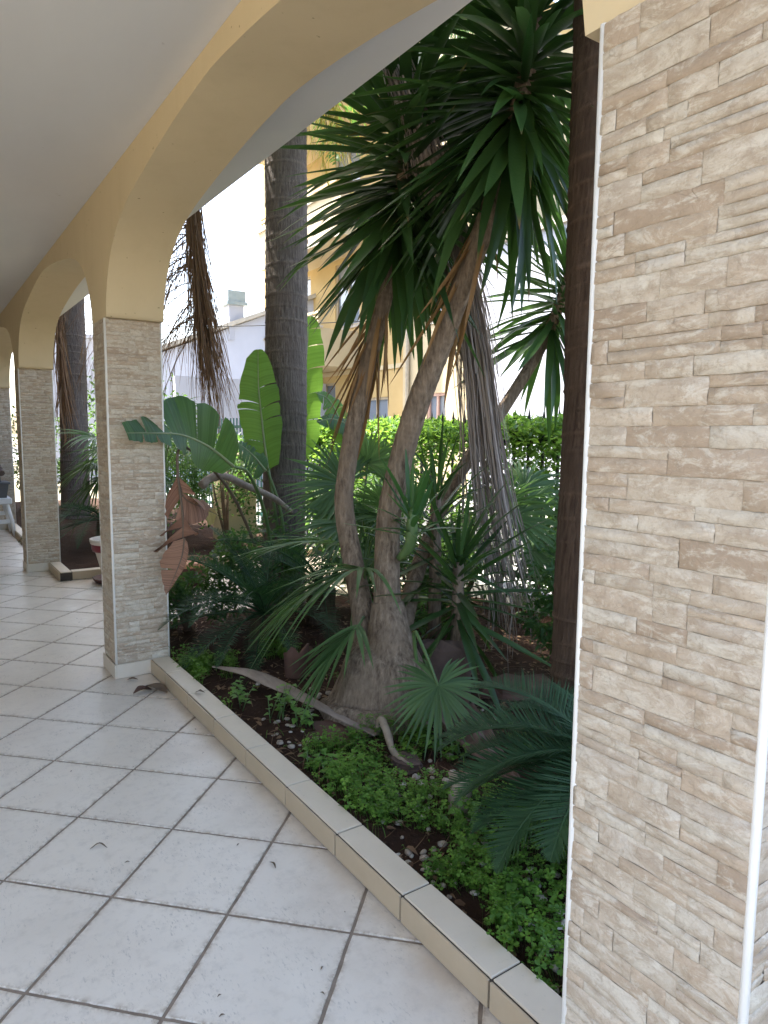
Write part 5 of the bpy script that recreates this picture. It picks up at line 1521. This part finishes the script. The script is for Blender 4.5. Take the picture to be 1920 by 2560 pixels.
def shard(x, y, w, h, tilt, label):
    # curved sherd of a broken pot, standing in the soil
    mb = MB(); n = 8; rows = []
    rr = random.Random(int(x*100))
    for side, r in ((0, 0.11), (1, 0.098)):
        for j in range(5):
            row = []
            for k in range(n + 1):
                a = R(-150 + 110*k/n) + tilt; z = 0.02 + h*j/4*(1 + (0.25*noise.noise(Vector((k*0.6, x*9, 0))) if j == 4 else 0))
                f = w/0.2*(1 + 0.25*j/4)
                row.append(mb.vert((x + r*math.cos(a)*f, y + 0.10 + r*math.sin(a)*f, z)))
            rows.append(row)
    for o in (0, 5):
        for j in range(4):
            for k in range(n):
                q = (rows[o+j][k], rows[o+j][k+1], rows[o+j+1][k+1], rows[o+j+1][k]); mb.face(q if o == 0 else tuple(reversed(q)), True)
    for k in range(n): mb.face((rows[4][k], rows[4][k+1], rows[9][k+1], rows[9][k]))
    for k in (0, n):
        for j in range(4): mb.face((rows[j][k], rows[j+1][k], rows[j+6][k], rows[j+5][k]))
    top(mb, 'terracotta_shard', 'shard', label, 'shard', (x, y, 0.02))
shard(1.86, 3.63, 0.15, 0.20, 0.0, 'broken dark terracotta sherd standing left of the yucca foot')
shard(2.02, 3.74, 0.11, 0.15, 0.6, 'smaller dark terracotta sherd nearer the ringed palm')

def weed(x, y, n, h, label, seed):
    rs = random.Random(seed); z = gz(x, y); T = thing('weed', label, 'weed', (x, y, z)); st = MB(); lf = MB()
    for s in range(n):
        a = rs.uniform(0, 6.28); hh = h*rs.uniform(0.6, 1.1)
        b = Vector((x + rs.uniform(-.05, .05), y + rs.uniform(-.08, .08), z - .01)); e = b + Vector((math.cos(a)*hh*.45, math.sin(a)*hh*.45, hh))
        st.tube([b, b.lerp(e, .5) + Vector((0, 0, .02)), e], [.003, .0025, .0015], 5)
        for k in range(5):
            t = 0.35 + 0.65*k/4; p = b.lerp(e, t); aa = rs.uniform(0, 6.28); d = Vector((math.cos(aa), math.sin(aa), rs.uniform(-.1, .4)))
            lf.cur = rs.random(); lf.strip(p, d, (0, 0, 1), rs.uniform(.025, .05), .034, 4, .3, .25, prof=lambda t: math.sin(math.pi*min(1, t**.6))*1.0 + .02)
    st.build('stem', 'rachis', T); lf.build('leaf', 'weed', T, 'stuff')
weed(1.50, 3.22, 7, 0.16, 'pale green weed with heart shaped leaves beside the spathe', 1)
weed(1.42, 3.42, 6, 0.12, 'small pale weed at the kerb below the spathe tip', 2)
weed(1.55, 3.02, 7, 0.14, 'pale leafy weed growing over the low earth mound', 3)

# ================================================================== POTS, TABLE AND SMALL THINGS
weed(1.40, 2.55, 5, 0.10, 'small pale weed against the kerb left of the driftwood', 4)
weed(1.62, 1.85, 6, 0.12, 'pale weed among pebbles left of the cut stump', 5)
weed(1.42, 1.45, 5, 0.10, 'pale weed near the kerb in the front clover', 6)
weed(1.95, 2.35, 6, 0.13, 'pale weed beside the boat shaped sheath', 7)

def lathe(mb, c, prof, n=40, close_top=False):
    rows = [[mb.vert((c[0] + r*math.cos(2*math.pi*k/n), c[1] + r*math.sin(2*math.pi*k/n), c[2] + z)) for k in range(n)] for r, z in prof]
    for r0, r1 in zip(rows, rows[1:]):
        for k in range(n): mb.face((r0[k], r0[(k+1) % n], r1[(k+1) % n], r1[k]), True)
    mb.face(list(reversed(rows[0])))
    if close_top: mb.face(rows[-1])
pc = (1.665, 7.30, 0.0)
T = thing('flower_pot', 'cream flower pot with a red band beside the middle pillar', 'flower pot', pc)
mb = MB(); lathe(mb, pc, [(0.125, 0.045), (0.150, 0.12), (0.185, 0.26), (0.200, 0.320)]); mb.build('body', 'pot_white', T)
mb = MB(); lathe(mb, pc, [(0.200, 0.318), (0.222, 0.322), (0.232, 0.345), (0.236, 0.395)]); mb.build('band', 'pot_red', T)
mb = MB(); lathe(mb, pc, [(0.23, 0.394), (0.240, 0.398), (0.248, 0.43), (0.248, 0.445), (0.236, 0.448), (0.225, 0.41), (0.22, 0.39)]); mb.build('rim', 'pot_white', T)
mb = MB(); lathe(mb, (pc[0], pc[1], 0), [(0.05, 0.395), (0.225, 0.40)], 30); mb.build('potting_soil', 'soil', T)
mb = MB(); lathe(mb, pc, [(0.16, 0.001), (0.21, 0.012), (0.235, 0.05), (0.225, 0.052), (0.20, 0.02), (0.1, 0.018)]); mb.build('saucer', 'dark_clay', T)
T = thing('flower_pot', 'wide terracotta bowl with dark sides behind the dried leaf', 'flower pot', (2.22, 6.8, 0))
mb = MB(); lathe(mb, (2.22, 6.8, 0), [(0.16, 0.0), (0.21, 0.10), (0.25, 0.20)]); mb.build('body', 'dark_clay', T)
mb = MB(); lathe(mb, (2.22, 6.8, 0), [(0.25, 0.199), (0.275, 0.21), (0.275, 0.245), (0.25, 0.25), (0.235, 0.20)]); mb.build('rim', 'terracotta', T)
mb = MB(); lathe(mb, (2.22, 6.8, 0), [(0.05, 0.195), (0.24, 0.198)], 30); mb.build('potting_soil', 'soil', T)

# white plastic stool-table with the grey planter house
tx0, tx1, ty0, ty1, tz = 0.62, 1.16, 11.25, 11.75, 0.56
T = thing('plastic_table', 'low white plastic table with splayed legs at the left edge', 'table', (0.9, 11.5, 0))
mb = MB(); mb.bevbox(tx0, tx1, ty0, ty1, tz - 0.09, tz, 0.012); mb.build('table_top', 'plastic_white', T)
for sx in (0, 1):
    for sy in (0, 1):
        x = (tx0 + 0.07, tx1 - 0.07)[sx]; y = (ty0 + 0.06, ty1 - 0.06)[sy]; ex = (-0.07, 0.09)[sx]; ey = (-0.05, 0.05)[sy]
        mb = MB(); mb.tube([(x, y, tz - 0.085), (x + ex*.5, y + ey*.5, tz*.5), (x + ex, y + ey, 0)], [0.035, 0.03, 0.026], 8); mb.build('leg', 'plastic_white', T)
for y, z in ((ty0 + 0.03, 0.22), (ty1 - 0.03, 0.30)):
    mb = MB(); mb.bevbox(tx0, tx1 + 0.02, y - 0.015, y + 0.015, z - 0.03, z + 0.03, 0.006); mb.build('stretcher', 'plastic_white', T)
T = thing('planter_house', 'grey plastic trough with a tile roofed house on the white table', 'planter', (0.9, 11.5, tz))
def taper(mb, x0, x1, y0, y1, z0, z1, t):
    i = [mb.vert(p) for p in ((x0 + t, y0 + t, z0), (x1 - t, y0 + t, z0), (x1 - t, y1 - t, z0), (x0 + t, y1 - t, z0), (x0, y0, z1), (x1, y0, z1), (x1, y1, z1), (x0, y1, z1))]
    for q in ((3, 2, 1, 0), (4, 5, 6, 7), (0, 1, 5, 4), (1, 2, 6, 5), (2, 3, 7, 6), (3, 0, 4, 7)): mb.face([i[k] for k in q])
mb = MB(); taper(mb, 0.55, 1.13, 11.28, 11.70, tz + 0.001, tz + 0.20, 0.03); tr = mb.build('trough', 'plastic_grey', T)
mb = MB(); mb.bevbox(0.53, 1.15, 11.26, 11.72, tz + 0.195, tz + 0.225, 0.006); mb.build('rim', 'plastic_grey', tr)
mb = MB(); taper(mb, 0.62, 1.03, 11.36, 11.64, tz + 0.226, tz + 0.36, -0.012); hb = mb.build('house_body', 'plastic_grey', T)
mb = MB(); mb.bevbox(0.735, 0.825, 11.325, 11.36, tz + 0.262, tz + 0.315, 0.004); mb.build('opening', 'opening_dark', hb)  # solid black block, painted shade in place of a hollow
ra, rb = Vector((0.53, 11.28, tz + 0.345)), Vector((0.53, 11.50, tz + 0.50))
mb = MB(); i = [mb.vert(p) for p in ((0.55, 11.27, tz + .345), (1.09, 11.27, tz + .345), (1.04, 11.50, tz + .485), (0.60, 11.50, tz + .485), (0.55, 11.73, tz + .345), (1.09, 11.73, tz + .345))]
for q in ((0, 1, 2, 3), (3, 2, 5, 4), (1, 5, 2), (0, 3, 4), (0, 4, 5, 1)): mb.face([i[k] for k in q])
ro = mb.build('roof', 'roof_tile', T)
for r in range(3):
    for k in range(6):
        t0_, t1_ = r/3, (r + 1)/3 + 0.03
        xa = lambda t, kk: (0.55 + 0.05*t) + (0.54 - 0.10*t)*kk/6
        pa = Vector(((xa(t0_, k + .5)), 11.266 + 0.23*t0_, tz + .352 + .14*t0_)); pb = Vector((xa(t1_, k + .5), 11.266 + 0.23*t1_, tz + .348 + .14*t1_))
        m = MB(); m.tube([pa, pb], [0.045, 0.038], 8); m.build('roof_tile', 'roof_tile', ro)
bc = Vector((0.79, 10.6, 0.115)); T = thing('toy_ball', 'yellow and green ball lying on the floor at the left edge', 'ball', (bc.x, bc.y, 0))
def gore(c, r, a0, a1, n=5):
    mb = MB(); rows = []
    for i in range(9):
        th = math.pi*i/8*0.998 + 0.001; rows.append([mb.vert(c + Vector((r*math.sin(th)*math.cos(a0 + (a1-a0)*j/n), r*math.sin(th)*math.sin(a0 + (a1-a0)*j/n), r*math.cos(th)))) for j in range(n + 1)])
    for r0, r1 in zip(rows, rows[1:]):
        for j in range(n): mb.face((r0[j], r1[j], r1[j+1], r0[j+1]), True)
    return mb
for k in range(6): gore(bc, 0.115, k*math.pi/3, (k+1)*math.pi/3).build('panel', 'toy_yellow' if k % 2 else 'toy_green', T)

# bits lying on the porch floor
def dry_bit(pts, w, matn, label, cat, name='dry_leaf', fold=0.4):
    mb = MB(); P = spline(pts, 9); d = (P[-1] - P[0])
    prev = None; n = len(P)
    for i, p in enumerate(P):
        t = i/(n-1); ww = w*math.sin(math.pi*(0.06 + 0.88*t)); s = (P[min(i+1, n-1)] - P[max(i-1, 0)]).cross(Vector((0, 0, 1))).normalized()
        row = [mb.vert(p - s*ww*.5 + Vector((0, 0, fold*ww*.5))), mb.vert(p), mb.vert(p + s*ww*.5 + Vector((0, 0, fold*ww*.5)))]
        if prev:
            for k in range(2): mb.face((prev[k], prev[k+1], row[k+1], row[k]), True)
        prev = row
    return top(mb, name, matn, label, cat, pts[0])
dry_bit([(0.98, 4.00, 0.012), (1.02, 4.01, 0.022), (1.06, 4.03, 0.014), (1.09, 4.03, 0.004)], 0.055, 'shard', 'dark red dry leaf on the floor by the middle pillar', 'leaf', fold=0.7)
dry_bit([(1.07, 4.10, 0.008), (1.11, 4.02, 0.018), (1.15, 3.93, 0.006)], 0.075, 'stalk_brown', 'brown scrap of palm fibre against the kerb on the floor', 'leaf')
dry_bit([(1.01, 4.27, 0.006), (1.04, 4.26, 0.012), (1.07, 4.25, 0.004)], 0.03, 'stalk_brown', 'tiny curled leaf at the foot of the middle pillar', 'leaf')
dry_bit([(0.455, 2.555, 0.003), (0.49, 2.56, 0.012), (0.51, 2.53, 0.003)], 0.008, 'stalk_brown', 'thin bent twig lying on a floor tile at left', 'twig', 'twig')
dry_bit([(0.965, 2.13, 0.003), (0.972, 2.11, 0.006), (0.968, 2.085, 0.003)], 0.008, 'stalk_brown', 'tiny dark twig on a floor tile near the kerb', 'twig', 'twig')
dry_bit([(1.215, 3.62, KZ + 0.004), (1.23, 3.60, KZ + 0.014), (1.255, 3.59, KZ + 0.004)], 0.03, 'stalk_brown', 'crumbled brown leaf lying on the kerb top', 'leaf')
_rs = random.Random(3)
for k in range(26):
    x, y = _rs.uniform(0.35, 1.15), _rs.uniform(1.3, 6.0)
    s = _rs.uniform(0.003, 0.009); a = _rs.uniform(0, 6.28)
    o = dry_bit([(x, y, 0.002), (x + math.cos(a)*s, y + math.sin(a)*s, 0.005), (x + math.cos(a)*2*s, y + math.sin(a)*2*s, 0.002)], s*0.7, 'stalk_brown', 'small dark crumb of leaf on the porch floor', 'crumb', 'leaf_crumb')
    o['group'] = 'leaf crumbs on the floor'
